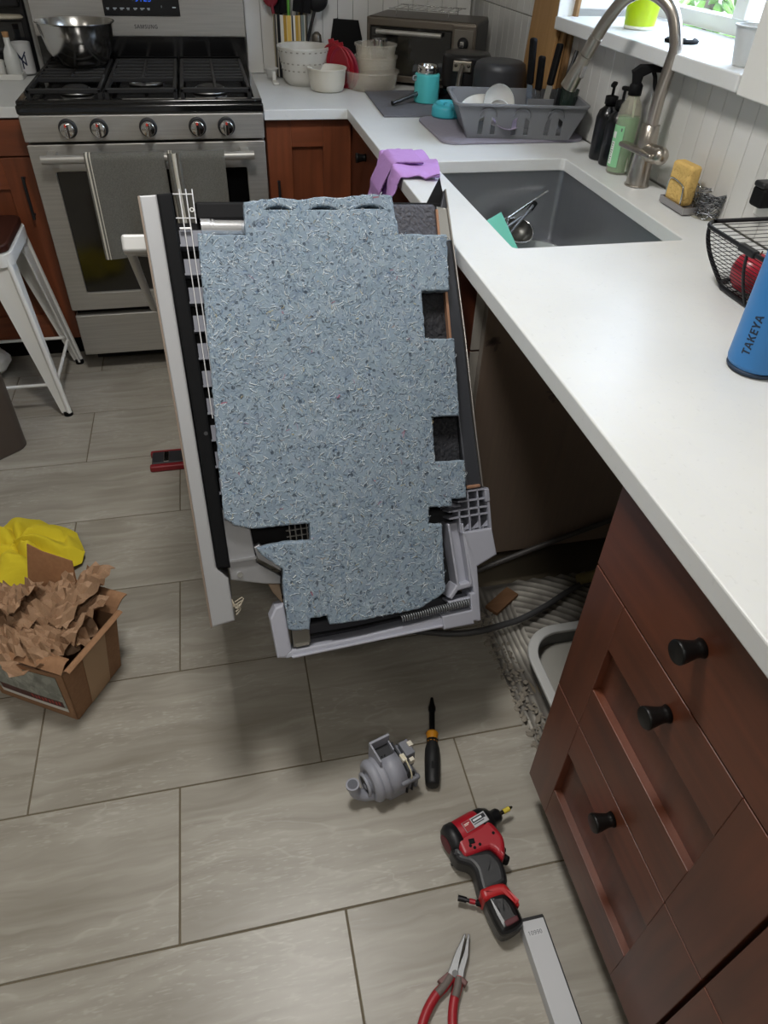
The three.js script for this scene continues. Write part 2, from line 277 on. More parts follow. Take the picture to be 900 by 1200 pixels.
// drawer units on the right
function drawerUnit(label, z0, z1, sl, sr) {
  const t = thing('drawer_cabinet', label, 'cabinet', [0.34, 0, (z0 + z1) / 2]); const F = faceX(0.04);
  woodPart(t, 'carcass', [bx(0.04, 0.64, 0.1, 0.88, z0, z0 + 0.015), bx(0.04, 0.64, 0.1, 0.88, z1 - 0.012, z1), bx(0.04, 0.64, 0.1, 0.118, z0 + 0.015, z1 - 0.012), bx(0.62, 0.64, 0.118, 0.88, z0 + 0.015, z1 - 0.012), bx(0.04, 0.06, 0.118, 0.88, z0 + 0.015, z1 - 0.012), bx(0.1, 0.115, 0, 0.1, z0, z1)], cherryDark, 1);
  const zc = (z0 + z1) / 2;
  const d1 = pivot(t, 'drawer', [0.04, 0.71, zc]); woodPart(d1, 'front', F(z0 + 0.002, z1 - 0.002, 0.712, 0.871, 0, 0.02), cherryCool, 2); knobX(d1, 0.02, 0.8, zc);
  const d2 = pivot(t, 'drawer', [0.04, 0.41, zc]); shaker(d2, F, z0 + 0.002, z1 - 0.002, 0.413, 0.7085, sl, sr, 0.1, 0.094, cherryCool, 2); knobX(d2, 0.02, 0.665, zc);
  const d3 = pivot(t, 'drawer', [0.04, 0.1, zc]); shaker(d3, F, z0 + 0.002, z1 - 0.002, 0.1, 0.4095, sl, sr, 0.092, 0.087, cherryCool, 2); knobX(d3, 0.02, 0.374, zc);
  return t;
}
drawerUnit('reddish wood drawer cabinet with three black knobs beside the open dishwasher gap', 2.018, 2.486, 0.086, 0.094);
drawerUnit('reddish wood drawer cabinet at the lower right corner of the photo', 2.489, 3.12, 0.09, 0.094);
{ // sink cabinet between the corner and the dishwasher gap
  const t = thing('sink_cabinet', 'wood sink cabinet with a dark end panel facing the dishwasher gap', 'cabinet', [0.34, 0, 0.7]); const F = faceX(0.04);
  part(t, 'end_panel', boxUV(bx(0.042, 0.655, 0.12, 0.881, 1.387, 1.405, 0.001), 1, 1), M(0xffffff, 0.5, 0, { map: canvasTex(512, 512, (c, w, h) => { const r = rng(61); c.fillStyle = '#7d6d60'; c.fillRect(0, 0, w, h); for (let i = 0; i < 900; i++) { c.globalAlpha = 0.06; c.fillStyle = r() < 0.5 ? '#6a5a4d' : '#8b7b6d'; c.fillRect(r() * w, r() * h, 2 + 2 * r(), 60 + 160 * r()); } for (const [u, v, s, n] of [[0.25, 0.62, 0.03, 50], [0.29, 0.645, 0.012, 14], [0.06, 0.75, 0.012, 10], [0.09, 0.82, 0.012, 12]]) for (let i = 0; i < n; i++) { c.globalAlpha = 0.3; c.fillStyle = '#2a2320'; c.beginPath(); c.ellipse((u + (r() - 0.5) * 2 * s) * w, (1 - v + (r() - 0.5) * 2 * s) * h, 2 + 7 * r(), 1 + 4 * r(), r() * 3, 0, 7); c.fill(); } c.globalAlpha = 1; }) }));
  woodPart(t, 'carcass', [bx(0.045, 0.64, 0.1, 0.118, 0.0, 1.386), bx(0.645, 0.655, 0.1, 0.88, 0, 1.386), bx(0.1, 0.115, 0, 0.1, 0, 1.386), bx(0.042, 0.06, 0.118, 0.64, 0.0, 1.386)], cherryDark, 1);
  part(t, 'face_stile', bx(0.0405, 0.06, 0.1, 0.88, 1.386, 1.4045), M(0x8d857c, 0.6), 'pale face frame edge');
  const paleEdge = M(0xaaa69e, 0.6);
  const e = (z0, z1, y0, y1, nm) => { const d = pivot(t, nm, [0.04, y0, (z0 + z1) / 2]); if (nm === 'false_front') woodPart(d, 'front', F(z0, z1, y0, y1, 0, 0.02), cherryDark, 2); else shaker(d, F, z0, z1, y0, y1, 0.07, 0.07, 0.09, 0.09, cherryDark, 2); return d; };
  const a = e(0.29, 0.838, 0.73, 0.871, 'false_front'), b = e(0.842, 1.385, 0.73, 0.871, 'false_front'), c = e(0.29, 0.838, 0.1, 0.726, 'door'), d = e(0.842, 1.385, 0.1, 0.726, 'door');
  part(b, 'edge_band', bx(0.0205, 0.04, 0.7305, 0.8705, 1.385, 1.3875), paleEdge, 'pale end edge'); part(d, 'edge_band', bx(0.0205, 0.04, 0.1005, 0.7255, 1.385, 1.3875), paleEdge, 'pale end edge');
  woodPart(t, 'corner_filler', F(-0.03, 0.287, 0.1, 0.876, 0, 0.018), cherryDark, 1); knobX(t, 0.022, 0.815, 0.22);
}
{ // narrow cabinet right of the stove
  const t = thing('base_cabinet', 'narrow reddish wood cabinet between the stove and the corner', 'cabinet', [-0.14, 0, -0.35]);
  woodPart(t, 'carcass', bx(-0.28, 0.03, 0.1, 0.88, -0.64, -0.052), cherry, 1); part(t, 'toe_kick', bx(-0.28, 0.03, 0, 0.1, -0.5, -0.12), blackMatte);
  const d = pivot(t, 'door', [-0.14, 0.1, -0.05]); shaker(d, faceZ(-0.05), -0.278, 0.018, 0.103, 0.876, 0.085, 0.1, 0.09, 0.085, cherry, 0);
  part(d, 'handle', [rod([-0.247, 0.55, 0.0], [-0.247, 0.69, 0.0], 0.005), rod([-0.247, 0.56, -0.03], [-0.247, 0.56, 0.0], 0.004), rod([-0.247, 0.68, -0.03], [-0.247, 0.68, 0.0], 0.004)], darkPlastic);
}
{ // left of the stove
  const t = thing('base_cabinet', 'reddish wood cabinet with a drawer and a door left of the stove', 'cabinet', [-1.6, 0, -0.4]);
  woodPart(t, 'carcass', bx(-2.3, -1.058, 0.1, 0.88, -0.64, -0.112), cherry, 1); part(t, 'toe_kick', bx(-2.3, -1.06, 0, 0.1, -0.5, -0.17), blackMatte);
  const F = faceZ(-0.11); const f = pivot(t, 'drawer', [-1.36, 0.77, -0.1]); woodPart(f, 'front', F(-1.66, -1.062, 0.768, 0.876, 0, 0.02), cherry, 0);
  const d = pivot(t, 'door', [-1.36, 0.1, -0.1]); shaker(d, F, -1.66, -1.062, 0.103, 0.763, 0.1, 0.1, 0.1, 0.1, cherry, 0);
  part(d, 'handle', [rod([-1.105, 0.57, -0.062], [-1.105, 0.71, -0.062], 0.005), rod([-1.105, 0.58, -0.09], [-1.105, 0.58, -0.062], 0.004), rod([-1.105, 0.7, -0.09], [-1.105, 0.7, -0.062], 0.004)], darkPlastic);
}

// ---------- stove ----------
{
  const t = thing('gas_range', 'stainless steel gas stove with black cooktop and oven below', 'stove', [-0.667, 0, -0.3]);
  const x0 = -1.043, x1 = -0.289, cx = -0.666;
  part(t, 'body', [bx(x0 + 0.003, x1 - 0.003, 0.09, 0.916, -0.63, -0.02), bx(x0 + 0.02, x1 - 0.02, 0.0, 0.09, -0.6, -0.11)], M(0x2b2b2c, 0.5, 0.5));
  part(t, 'cooktop', [bx(x0 - 0.003, x1 + 0.003, 0.915, 0.943, -0.575, 0.045, 0.008), bx(x0, x0 + 0.028, 0.938, 0.954, -0.57, 0.035, 0.006), bx(x1 - 0.028, x1, 0.938, 0.954, -0.57, 0.035, 0.006), bx(x0 + 0.02, x1 - 0.02, 0.938, 0.954, 0.01, 0.038, 0.006)], blackGloss);
  const cp = part(t, 'control_panel', boxUV(bx(x0, x1, 0.839, 0.915, -0.02, 0.048, 0.004), 0, 3), steel);
  for (const kx of [-0.905, -0.811, -0.66, -0.505, -0.412]) {
    const k = pivot(t, 'knob', [kx, 0.878, 0.05]);
    part(k, 'bezel', lathe([[0, 0], [0.028, 0], [0.028, 0.004], [0.024, 0.007], [0, 0.007]], 32).rotateX(PI / 2).translate(kx, 0.878, 0.048), darkPlastic);
    part(k, 'dial', [lathe([[0, 0], [0.0225, 0], [0.0215, 0.022], [0.019, 0.026], [0, 0.026]], 32).rotateX(PI / 2).translate(kx, 0.878, 0.052), bx(kx - 0.0065, kx + 0.0065, 0.878 - 0.022, 0.878 + 0.022, 0.07, 0.09, 0.004)], chrome);
    part(k, 'mark', bx(kx - 0.003, kx + 0.003, 0.89, 0.898, 0.0885, 0.0912), M(0xc0392b, 0.5));
  }
  const d = pivot(t, 'oven_door', [cx, 0.26, 0]);
  const ds = rrect(x0, x1, 0.27, 0.83, 0.006); ds.holes.push(rrect(-0.975, -0.357, 0.335, 0.748, 0.006, THREE.Path));
  part(d, 'frame', boxUV(ext(ds, 0.05, 0.003).translate(0, 0, -0.012), 0, 3), steel);
  part(d, 'window', bx(-0.978, -0.354, 0.332, 0.751, -0.01, 0.028), blackGloss);
  part(d, 'handle', [rod([-1.0, 0.8, 0.095], [-0.332, 0.8, 0.095], 0.013, 20), bx(-0.985, -0.955, 0.787, 0.813, 0.03, 0.09, 0.004), bx(-0.377, -0.347, 0.787, 0.813, 0.03, 0.09, 0.004)], steel);
  part(t, 'drawer', boxUV(bx(x0 + 0.004, x1 - 0.004, 0.085, 0.245, -0.02, 0.03, 0.004), 0, 3), steel);
  part(t, 'drawer_gap', bx(x0 + 0.01, x1 - 0.01, 0.245, 0.268, -0.02, 0.0), blackMatte);
  // burners and grates
  for (const [bxx, bz, r] of [[-0.88, -0.13, 0.045], [-0.88, -0.43, 0.036], [-0.666, -0.28, 0.05], [-0.45, -0.13, 0.05], [-0.45, -0.43, 0.036]]) {
    const b = pivot(t, 'burner', [bxx, 0.943, bz]);
    part(b, 'base', lathe([[0, 0], [r * 1.15, 0], [r * 1.15, 0.006], [r, 0.014], [0, 0.014]], 32).translate(bxx, 0.9435, bz), M(0x9d9d9c, 0.4, 0.9));
    part(b, 'cap', lathe([[0, 0], [r * 0.85, 0], [r * 0.88, 0.004], [r * 0.7, 0.008], [0, 0.009]], 32).translate(bxx, 0.9576, bz), castIron);
  }
  for (const [a, b] of [[-1.012, -0.788], [-0.778, -0.556], [-0.546, -0.32]]) {
    const s = 0.006, y0 = 0.965, y1 = 0.98, zb = -0.555, zf = 0.005, m = (a + b) / 2; const g = [];
    g.push(bx(a, b, y0, y1, zf - 2 * s, zf, 0.003), bx(a, b, y0, y1, zb, zb + 2 * s, 0.003), bx(a, a + 2 * s, y0, y1, zb, zf, 0.003), bx(b - 2 * s, b, y0, y1, zb, zf, 0.003), bx(m - s * 0.8, m + s * 0.8, y0, y1, zb, a > -0.6 ? zf : -0.18, 0.003));
    for (const z of [-0.185, -0.235, -0.29, -0.35, -0.42, -0.49]) g.push(bx(a, b, y0, y1, z - s * 0.8, z + s * 0.8, 0.003));
    for (const [fx, fz] of [[a, zf - 0.012], [b - 0.012, zf - 0.012], [a, zb], [b - 0.012, zb], [a, -0.28], [b - 0.012, -0.28]]) g.push(bx(fx, fx + 0.012, 0.943, y0 + 0.004, fz, fz + 0.012));
    part(t, 'grate', g, castIron);
  }
  // backguard
  const bg = pivot(t, 'backguard', [cx, 0.925, -0.6]);
  part(bg, 'riser', bx(x0 + 0.004, x1 - 0.004, 0.92, 1.05, -0.71, -0.575, 0.003), blackGloss);
  part(bg, 'panel', boxUV(bx(x0, x1, 1.045, 1.27, -0.71, -0.572, 0.006), 0, 3), steel);
  const disp = canvasTex(1024, 512, (c, w, h) => {
    c.fillStyle = '#0a0b0d'; c.fillRect(0, 0, w, h); c.fillStyle = '#2f6bff'; c.font = 'bold 96px monospace'; c.fillText('9:23', w * 0.42, h * 0.72);
    c.fillStyle = '#9da3a8'; c.font = '30px sans-serif'; for (let i = 0; i < 4; i++) for (let j = 0; j < 3; j++) { const k = 1 + j + i * 3; if (k < 10 || j === 1) c.fillText(k < 10 ? '' + k : '0', w * 0.7 + j * 60, h * (0.24 + i * 0.2)); }
    for (let i = 0; i < 7; i++) { c.fillRect(30 + i * 92, h * 0.85, 40 + (i % 3) * 10, 8); c.fillRect(36 + i * 92, h * 0.88, 30, 6); } for (let i = 0; i < 4; i++) c.fillRect(30 + i * 100, h * 0.6, 48, 8); for (let i = 0; i < 3; i++) c.fillRect(w * 0.91, h * (0.22 + i * 0.3), 50, 12);
  });
  part(bg, 'display', bx(-0.79, -0.523, 1.109, 1.262, -0.574, -0.568, 0.001), blackGloss);
  part(bg, 'display_print', new THREE.PlaneGeometry(0.263, 0.149).translate(-0.6565, 1.1855, -0.5674), M(0xffffff, 0.3, 0, { map: disp, emissiveMap: disp, emissive: 0xffffff, emissiveIntensity: 0.25 }));
  part(bg, 'lettering', text('SAMSUNG', 0.0125, 0.0006).translate(-0.652, 1.077, -0.572), M(0x4a4a4a, 0.5));
}
// ---------- dishwasher tipped over on its side edge ----------
const feltTex = canvasTex(1024, 1536, (c, w, h) => { // recycled denim felt, 0.6 x 0.9 m
  const r = rng(91); c.fillStyle = '#8292a0'; c.fillRect(0, 0, w, h);
  for (let i = 0; i < 5000; i++) { const q = r(); c.globalAlpha = 0.1 + 0.1 * r(); c.fillStyle = q < 0.4 ? '#667788' : q < 0.75 ? '#93a1ad' : q < 0.9 ? '#74818d' : '#a9b2b8'; c.beginPath(); c.ellipse(r() * w, r() * h, 4 + 24 * r(), 3 + 16 * r(), r() * 3, 0, 7); c.fill(); }
  const st = (n, cols, len, wd, al) => { for (let i = 0; i < n; i++) { let x = r() * w, y = r() * h, a = r() * 6.28; c.globalAlpha = al * (0.5 + 0.5 * r()); c.strokeStyle = cols[Math.floor(r() * cols.length)]; c.lineWidth = wd * (0.5 + r()); const L = len * (0.4 + r()); c.beginPath(); c.moveTo(x, y); const b = a + (r() - 0.5) * 2.6; c.quadraticCurveTo(x + L * 0.5 * Math.cos(a), y + L * 0.5 * Math.sin(a), x + L * 0.5 * (Math.cos(a) + Math.cos(b)), y + L * 0.5 * (Math.sin(a) + Math.sin(b))); c.stroke(); } };
  st(9000, ['#33414f', '#455463', '#262e38', '#566878', '#40597a'], 12, 2.6, 0.6);
  st(16000, ['#a9b7c2', '#95a7b7', '#c0cbd3', '#7489a0', '#87939c'], 14, 1.8, 0.6);
  st(4200, ['#dfe5e8', '#e8ecec', '#d3dce2'], 17, 1.9, 0.85);
  st(260, ['#c9b98a', '#b6a77a', '#8a6d56'], 14, 2.4, 0.7); st(50, ['#a5506a', '#8c3d4c'], 16, 3, 0.7);
  for (let i = 0; i < 420; i++) { c.globalAlpha = 0.5; c.fillStyle = '#1d242e'; c.beginPath(); c.ellipse(r() * w, r() * h, 2 + 5 * r(), 2 + 4 * r(), r() * 3, 0, 7); c.fill(); }
  c.globalAlpha = 1;
});
feltTex.repeat.set(1 / 0.6, 1 / 0.9);
const felt = M(0xffffff, 0.95, 0, { map: feltTex, bumpMap: feltTex, bumpScale: 0.004 });
const dw = thing('dishwasher', 'uncovered dishwasher tipped over on its edge showing blue felt insulation and grey base', 'dishwasher');
{
  const pos = V(-0.592, 0.379, 1.866); dw.rotation.order = 'YXZ'; dw.rotation.set(-0.592, 0.175, -0.091);
  dw.position.copy(pos.add(V(0.3, 0, -0.6).applyEuler(dw.rotation)));
  const SKEW = new THREE.Matrix4().set(1, 0, -0.1, 0, 0, 1, 0, 0, 0, 0, 1, 0, 0, 0, 0, 1); // the far side sits a little further back
  const dp = (name, geo, mat, parent = dw, label) => { const g = Array.isArray(geo) ? join(geo) : geo; return obj(name, g.applyMatrix4(SKEW).translate(-0.3, 0, 0.6), mat, parent, label); };
  const B = bx; // u range, v range, w range (w towards the camera)
  const slab = (pts, w0, w1, b = 0.002) => ext(shapeOf(pts), w1 - w0, b, 2).translate(0, 0, w0);
  // tub behind everything
  dp('tub', [B(0.085, 0.55, 0.235, 0.815, -0.585, -0.045, 0.02), B(0.19, 0.55, 0.06, 0.24, -0.585, -0.045, 0.02)], M(0x1c1d20, 0.75));
  dp('tub_top', B(0.09, 0.56, 0.8, 0.832, -0.585, -0.02, 0.006), blackMatte);
  // insulation
  const ins = [[0.172, 0.821], [0.169, 0.766], [0.088, 0.77], [0.0795, 0.53], [0.076, 0.452], [0.072, 0.363], [0.07, 0.284], [0.086, 0.268], [0.111, 0.259], [0.137, 0.256], [0.18, 0.255], [0.222, 0.252], [0.22, 0.22], [0.176, 0.224], [0.138, 0.223], [0.12, 0.222], [0.127, 0.208], [0.162, 0.176], [0.158, 0.127], [0.159, 0.062], [0.173, 0.057], [0.199, 0.054], [0.203, 0.075], [0.236, 0.073], [0.238, 0.056], [0.293, 0.052], [0.374, 0.052], [0.422, 0.052], [0.467, 0.069], [0.481, 0.079], [0.483, 0.129], [0.486, 0.212], [0.458, 0.217], [0.462, 0.249], [0.511, 0.245], [0.512, 0.259], [0.544, 0.258], [0.547, 0.332], [0.484, 0.336], [0.486, 0.423], [0.544, 0.42], [0.548, 0.569], [0.487, 0.573], [0.489, 0.66], [0.546, 0.66], [0.551, 0.763], [0.453, 0.765], [0.447, 0.833], [0.412, 0.836], [0.375, 0.833], [0.348, 0.829], [0.317, 0.831], [0.268, 0.825], [0.235, 0.829]];
  const r = rng(12), jag = [];
  ins.forEach((p, i) => { const q = ins[(i + 1) % ins.length], L = Math.hypot(q[0] - p[0], q[1] - p[1]), n = Math.max(1, Math.round(L / 0.008)); for (let k = 0; k < n; k++) { const t = k / n, e = k ? 0.0022 : 0.0006; jag.push([lerp(p[0], q[0], t) + (r() - 0.5) * e, lerp(p[1], q[1], t) + (r() - 0.5) * e]); } });
  const sh = shapeOf(jag);
  for (const [a, b, v] of [[0.208, 0.254, 0.811], [0.286, 0.341, 0.811], [0.372, 0.428, 0.8125]]) { const p = new THREE.Path(); p.moveTo(a, v - 0.003); p.quadraticCurveTo((a + b) / 2, v + 0.011, b, v - 0.003); p.quadraticCurveTo((a + b) / 2, v - 0.002, a, v - 0.003); sh.holes.push(p); }
  const insul = dp('insulation', ext(sh, 0.026, 0.003, 2, 6).translate(0, 0, -0.014), felt, dw, 'blue grey recycled denim felt mat');
  { // loose fibres standing off the mat
    const inside = (x, y) => { let k = false; for (let i = 0, j = ins.length - 1; i < ins.length; j = i++) if ((ins[i][1] > y) !== (ins[j][1] > y) && x < (ins[j][0] - ins[i][0]) * (y - ins[i][1]) / (ins[j][1] - ins[i][1]) + ins[i][0]) k = !k; return k; };
    const proto = tube([[-0.0028, 0, 0], [-0.001, 0.001, 0.0009], [0.001, 0.0006, 0.001], [0.0028, -0.0009, 0]], 0.00027, 6, 4);
    const im = new THREE.InstancedMesh(proto, M(0xffffff, 0.9), 2600); const m = new THREE.Matrix4(), q = new THREE.Quaternion(), c = new THREE.Color(); let k = 0;
    while (k < 2600) { const x = 0.06 + r() * 0.5, y = 0.04 + r() * 0.8; if (!inside(x, y)) continue; q.setFromEuler(new THREE.Euler((r() - 0.5) * 0.5, (r() - 0.5) * 0.5, r() * 6.28)); const s = 0.5 + 1.0 * r(); m.compose(V(x - 0.3, y, 0.6 + 0.0122), q, V(s, s, s)); im.setMatrixAt(k, m); const p = r(); c.set(p < 0.45 ? 0xdbe4ea : p < 0.75 ? 0x9db1c2 : p < 0.97 ? 0x33414f : 0xbcae84); im.setColorAt(k, c); k++; }
    im.name = 'loose_fibres'; im.userData.kind = 'stuff'; im.castShadow = true; insul.add(im);
  }
  // door, seen from its edge
  const door = dp('door', [slab([[0.001, 0.834], [0.03, 0.836], [0.045, 0.196], [0.0635, 0.172], [0.065, 0.094], [0.022, 0.089], [0.013, 0.485]], -0.6, 0.0, 0.003)], M(0xa2a3a5, 0.45, 0.2), dw, 'brushed grey door seen from its edge');
  dp('edge_trim', slab([[-0.001, 0.832], [0.0025, 0.834], [0.0145, 0.485], [0.0245, 0.09], [0.021, 0.0885], [0.011, 0.485]], -0.02, 0.0018, 0.0006), M(0x7d6f62, 0.6), door);
  dp('seal_strip', slab([[0.03, 0.8365], [0.0545, 0.8385], [0.065, 0.48], [0.0695, 0.192], [0.046, 0.194], [0.0405, 0.48]], -0.59, 0.003, 0.004), blackRubber, door, 'black rubber edge strip');
  dp('screw', [rod([0.058, 0.435, 0.0], [0.058, 0.435, 0.0042], 0.0035, 16)], M(0x3a3b3e, 0.5, 0.3), door);
  dp('handle', [bx(-0.037, 0.006, 0.745, 0.775, -0.034, -0.004, 0.006), tube([[-0.028, 0.76, -0.03], [-0.03, 0.757, -0.3], [-0.03, 0.755, -0.54], [-0.024, 0.754, -0.575], [0.006, 0.753, -0.58]], 0.0085, 80, 12)], M(0xbcbcba, 0.38, 0.2), door, 'pale bar handle');
  // lattice along the door side
  const lat = []; dp('lattice_back', B(0.056, 0.098, 0.275, 0.8, -0.045, -0.036), blackMatte);
  for (let k = 0; k < 11; k++) { const v = 0.755 - k * 0.0475, u0 = 0.054 + (0.8 - v) * 0.028; lat.push(B(u0, u0 + 0.04, v - 0.0025, v + 0.001, -0.04, -0.004)); lat.push(B(u0 + 0.003, u0 + 0.04, v + 0.001, v + 0.026, -0.036, -0.012)); }
  const lattice = dp('side_lattice', lat, latticeGrey, dw, 'dark grey plastic lattice');
  const wires = []; for (const [u, du] of [[0.067, 0.006], [0.078, 0.004], [0.0885, 0.0]]) wires.push(rod([u, 0.846, -0.004], [u + du, u > 0.08 ? 0.79 : 0.46, -0.004], 0.0011, 6)); for (const v of [0.838, 0.799]) wires.push(rod([0.056, v, -0.005], [0.0895, v, -0.005], 0.0011, 6)); wires.push(rod([0.06, 0.782, -0.006], [0.08, 0.782, -0.006], 0.0025, 8));
  dp('wire_frame', wires, M(0xd5d5d6, 0.4, 0.2), lattice, 'thin pale wires'); dp('eyelet', new THREE.TorusGeometry(0.003, 0.001, 8, 20).translate(0.084, 0.812, -0.003), whitePlastic, lattice);
  // tub hardware
  dp('vent_pipe', [rod([0.098, 0.786, -0.022], [0.175, 0.785, -0.022], 0.0145, 24), rod([0.096, 0.786, -0.022], [0.112, 0.786, -0.022], 0.0165, 24), rod([0.115, 0.786, -0.022], [0.118, 0.786, -0.022], 0.0162, 24)], M(0xe4e4e6, 0.22, 0.75), dw, 'polished metal pipe');
  const quiltTex = dataTex(256, 256, (u, v) => grey(30 + 170 * Math.abs(fbm(u, v, 14, 14, 3, 301) - 0.5) * 2 + 40 * Math.abs(Math.sin((u + v) * 30))), false);
  const quilt = M(0x4a4a51, 0.62, 0, { bumpMap: quiltTex, bumpScale: 0.004 }), padTar = M(0x24252a, 0.75, 0, { bumpMap: quiltTex, bumpScale: 0.005 });
  dp('tar_pad', boxUV(B(0.44, 0.542, 0.755, 0.826, -0.03, -0.01, 0.008), 1, 8), quilt, dw, 'grey crinkled sound pad');
  dp('tar_pad', boxUV(B(0.47, 0.55, 0.565, 0.668, -0.04, -0.022, 0.003), 1, 6), padTar); dp('tar_pad', boxUV(B(0.47, 0.55, 0.325, 0.43, -0.04, -0.02, 0.003), 1, 6), padTar);
  dp('tub_rim', [slab([[0.5425, 0.822], [0.566, 0.818], [0.5695, 0.757], [0.541, 0.757]], -0.03, -0.012, 0.002)], chrome);
  for (const g of [B(0.54, 0.5445, 0.757, 0.815, -0.014, -0.009), B(0.5435, 0.5485, 0.565, 0.66, -0.02, -0.006), B(0.553, 0.585, 0.272, 0.279, -0.02, -0.006, 0.003)]) dp('copper_strip', g, M(0xb98d72, 0.45, 0.5), dw, 'copper coloured strip');
  const frame = dp('rear_post', slab([[0.546, 0.8], [0.5635, 0.852], [0.569, 0.756], [0.578, 0.581], [0.583, 0.403], [0.59, 0.272], [0.556, 0.268], [0.55, 0.45], [0.548, 0.6]], -0.06, -0.014, 0.003), M(0x4b4d53, 0.45, 0.5), dw, 'dark steel rear post');
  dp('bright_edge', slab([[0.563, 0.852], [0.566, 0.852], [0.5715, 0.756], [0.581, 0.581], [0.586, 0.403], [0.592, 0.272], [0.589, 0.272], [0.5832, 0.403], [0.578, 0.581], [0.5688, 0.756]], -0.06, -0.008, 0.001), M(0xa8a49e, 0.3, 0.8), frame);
  dp('corner_flap', slab([[0.524, 0.826], [0.559, 0.878], [0.563, 0.85], [0.556, 0.815]], -0.028, -0.022, 0.001), blackMatte, dw, 'black flap at the top corner');
  dp('back_panel', B(0.55, 0.565, 0.06, 0.81, -0.585, -0.07, 0.003), steelDark);
  // hinge bracket
  const steelPlate = M(0xa3a4a7, 0.4, 0.7);
  dp('hinge_bracket', [slab([[0.068, 0.3], [0.077, 0.277], [0.114, 0.256], [0.118, 0.191], [0.159, 0.159], [0.157, 0.144], [0.125, 0.15], [0.067, 0.167], [0.066, 0.2]], -0.03, -0.012, 0.002), slab([[0.116, 0.222], [0.126, 0.226], [0.163, 0.186], [0.16, 0.17], [0.12, 0.2]], -0.03, -0.002, 0.002), B(0.067, 0.118, 0.2, 0.204, -0.014, -0.004)], steelPlate, dw, 'bare metal hinge bracket');
  dp('screw', rod([0.085, 0.175, -0.014], [0.085, 0.175, -0.006], 0.005, 12), chrome);
  dp('hinge_arm', slab([[0.13, 0.155], [0.155, 0.15], [0.157, 0.105], [0.148, 0.118], [0.14, 0.13]], -0.03, -0.014, 0.002), M(0x6d5d4c, 0.7, 0.3));
  dp('lint_tuft', [0, 1, 2, 3, 4].map((k) => tube([[0.064, 0.118 + k * 0.004, -0.004], [0.072, 0.124 - k * 0.002, 0.002], [0.078 + 0.002 * k, 0.114 + k * 0.005, -0.002], [0.069, 0.105 + k * 0.006, 0.003]], 0.0016, 12, 5)), M(0x9c9484, 0.9), dw, 'dirty pale lint on the door edge');
  // moulded base
  const base = dp('base', [B(0.19, 0.545, 0.015, 0.05, -0.57, -0.045, 0.006), B(0.19, 0.24, 0.0, 0.05, -0.6, -0.54, 0.006), B(0.5, 0.57, 0.0, 0.05, -0.6, -0.54, 0.006)], M(0x33343a, 0.6), dw, 'dark underside of the base');
  dp('front_post', slab([[0.128, 0.084], [0.14, 0.104], [0.157, 0.108], [0.1615, 0.016], [0.149, 0.005], [0.133, 0.008]], -0.05, 0.0, 0.004), baseGrey, base);
  dp('sill_rail', [slab([[0.149, 0.0135], [0.161, 0.0175], [0.293, 0.0165], [0.473, 0.0225], [0.474, 0.0], [0.258, 0.007], [0.149, 0.004]], -0.05, 0.0, 0.003), B(0.16, 0.47, 0.004, 0.0085, -0.05, 0.008, 0.002)], baseGrey, base, 'pale grey bottom rail');
  dp('corner_block', [slab([[0.47, 0.0255], [0.536, 0.0265], [0.5365, 0.06], [0.553, 0.061], [0.553, 0.002], [0.54, 0.002], [0.54, -0.004], [0.472, -0.003]], -0.05, 0.004, 0.003)], baseGrey, base);
  const br = dp('corner_bracket', [slab([[0.53, 0.187], [0.598, 0.187], [0.6045, 0.131], [0.558, 0.114], [0.556, 0.0], [0.547, 0.0], [0.545, 0.08], [0.5335, 0.185]], -0.05, 0.004, 0.003), slab([[0.502, 0.205], [0.532, 0.205], [0.541, 0.078], [0.513, 0.077]], -0.05, -0.02, 0.003), slab([[0.502, 0.208], [0.507, 0.208], [0.517, 0.078], [0.511, 0.077]], -0.05, 0.0, 0.002), slab([[0.531, 0.205], [0.536, 0.205], [0.5445, 0.078], [0.539, 0.077]], -0.05, 0.002, 0.002), slab([[0.508, 0.082], [0.547, 0.084], [0.546, 0.073], [0.512, 0.07], [0.497, 0.054], [0.489, 0.06]], -0.05, 0.0, 0.003), B(0.488, 0.54, 0.046, 0.052, -0.04, 0.0, 0.002)], baseGrey, base, 'light grey plastic corner bracket');
  const gr = []; for (const u of [0.531, 0.553, 0.575, 0.597]) gr.push(B(u - 0.0015, u + 0.0015, 0.187, u > 0.55 ? 0.27 : 0.235, -0.045, -0.004)); for (const v of [0.268, 0.249, 0.232, 0.218]) gr.push(B(v > 0.24 ? 0.53 : 0.508, 0.598, v - 0.0016, v + 0.0016, -0.045, -0.004)); gr.push(B(0.594, 0.599, 0.187, 0.27, -0.05, 0.0), B(0.5895, 0.6, 0.242, 0.268, -0.05, 0.002, 0.002), B(0.506, 0.6, 0.185, 0.27, -0.055, -0.05)); for (const u of [0.537, 0.558, 0.579]) gr.push(slab([[u, 0.19], [u + 0.016, 0.19], [u + 0.018, 0.206], [u + 0.004, 0.188]], -0.045, -0.01, 0.001));
  dp('rib_grid', gr, M(0x9698a3, 0.45), br);
  const gl = []; for (let k = 0; k < 5; k++) gl.push(B(0.186 + k * 0.011, 0.1875 + k * 0.011, 0.212, 0.26, -0.034, -0.022)); for (let k = 0; k < 4; k++) gl.push(B(0.18, 0.235, 0.216 + k * 0.0115, 0.2172 + k * 0.0115, -0.034, -0.022));
  dp('rib_grid', gl, M(0x9a9690, 0.5), base); dp('shadow_box', B(0.11, 0.24, 0.2, 0.27, -0.05, -0.04), blackMatte, base);
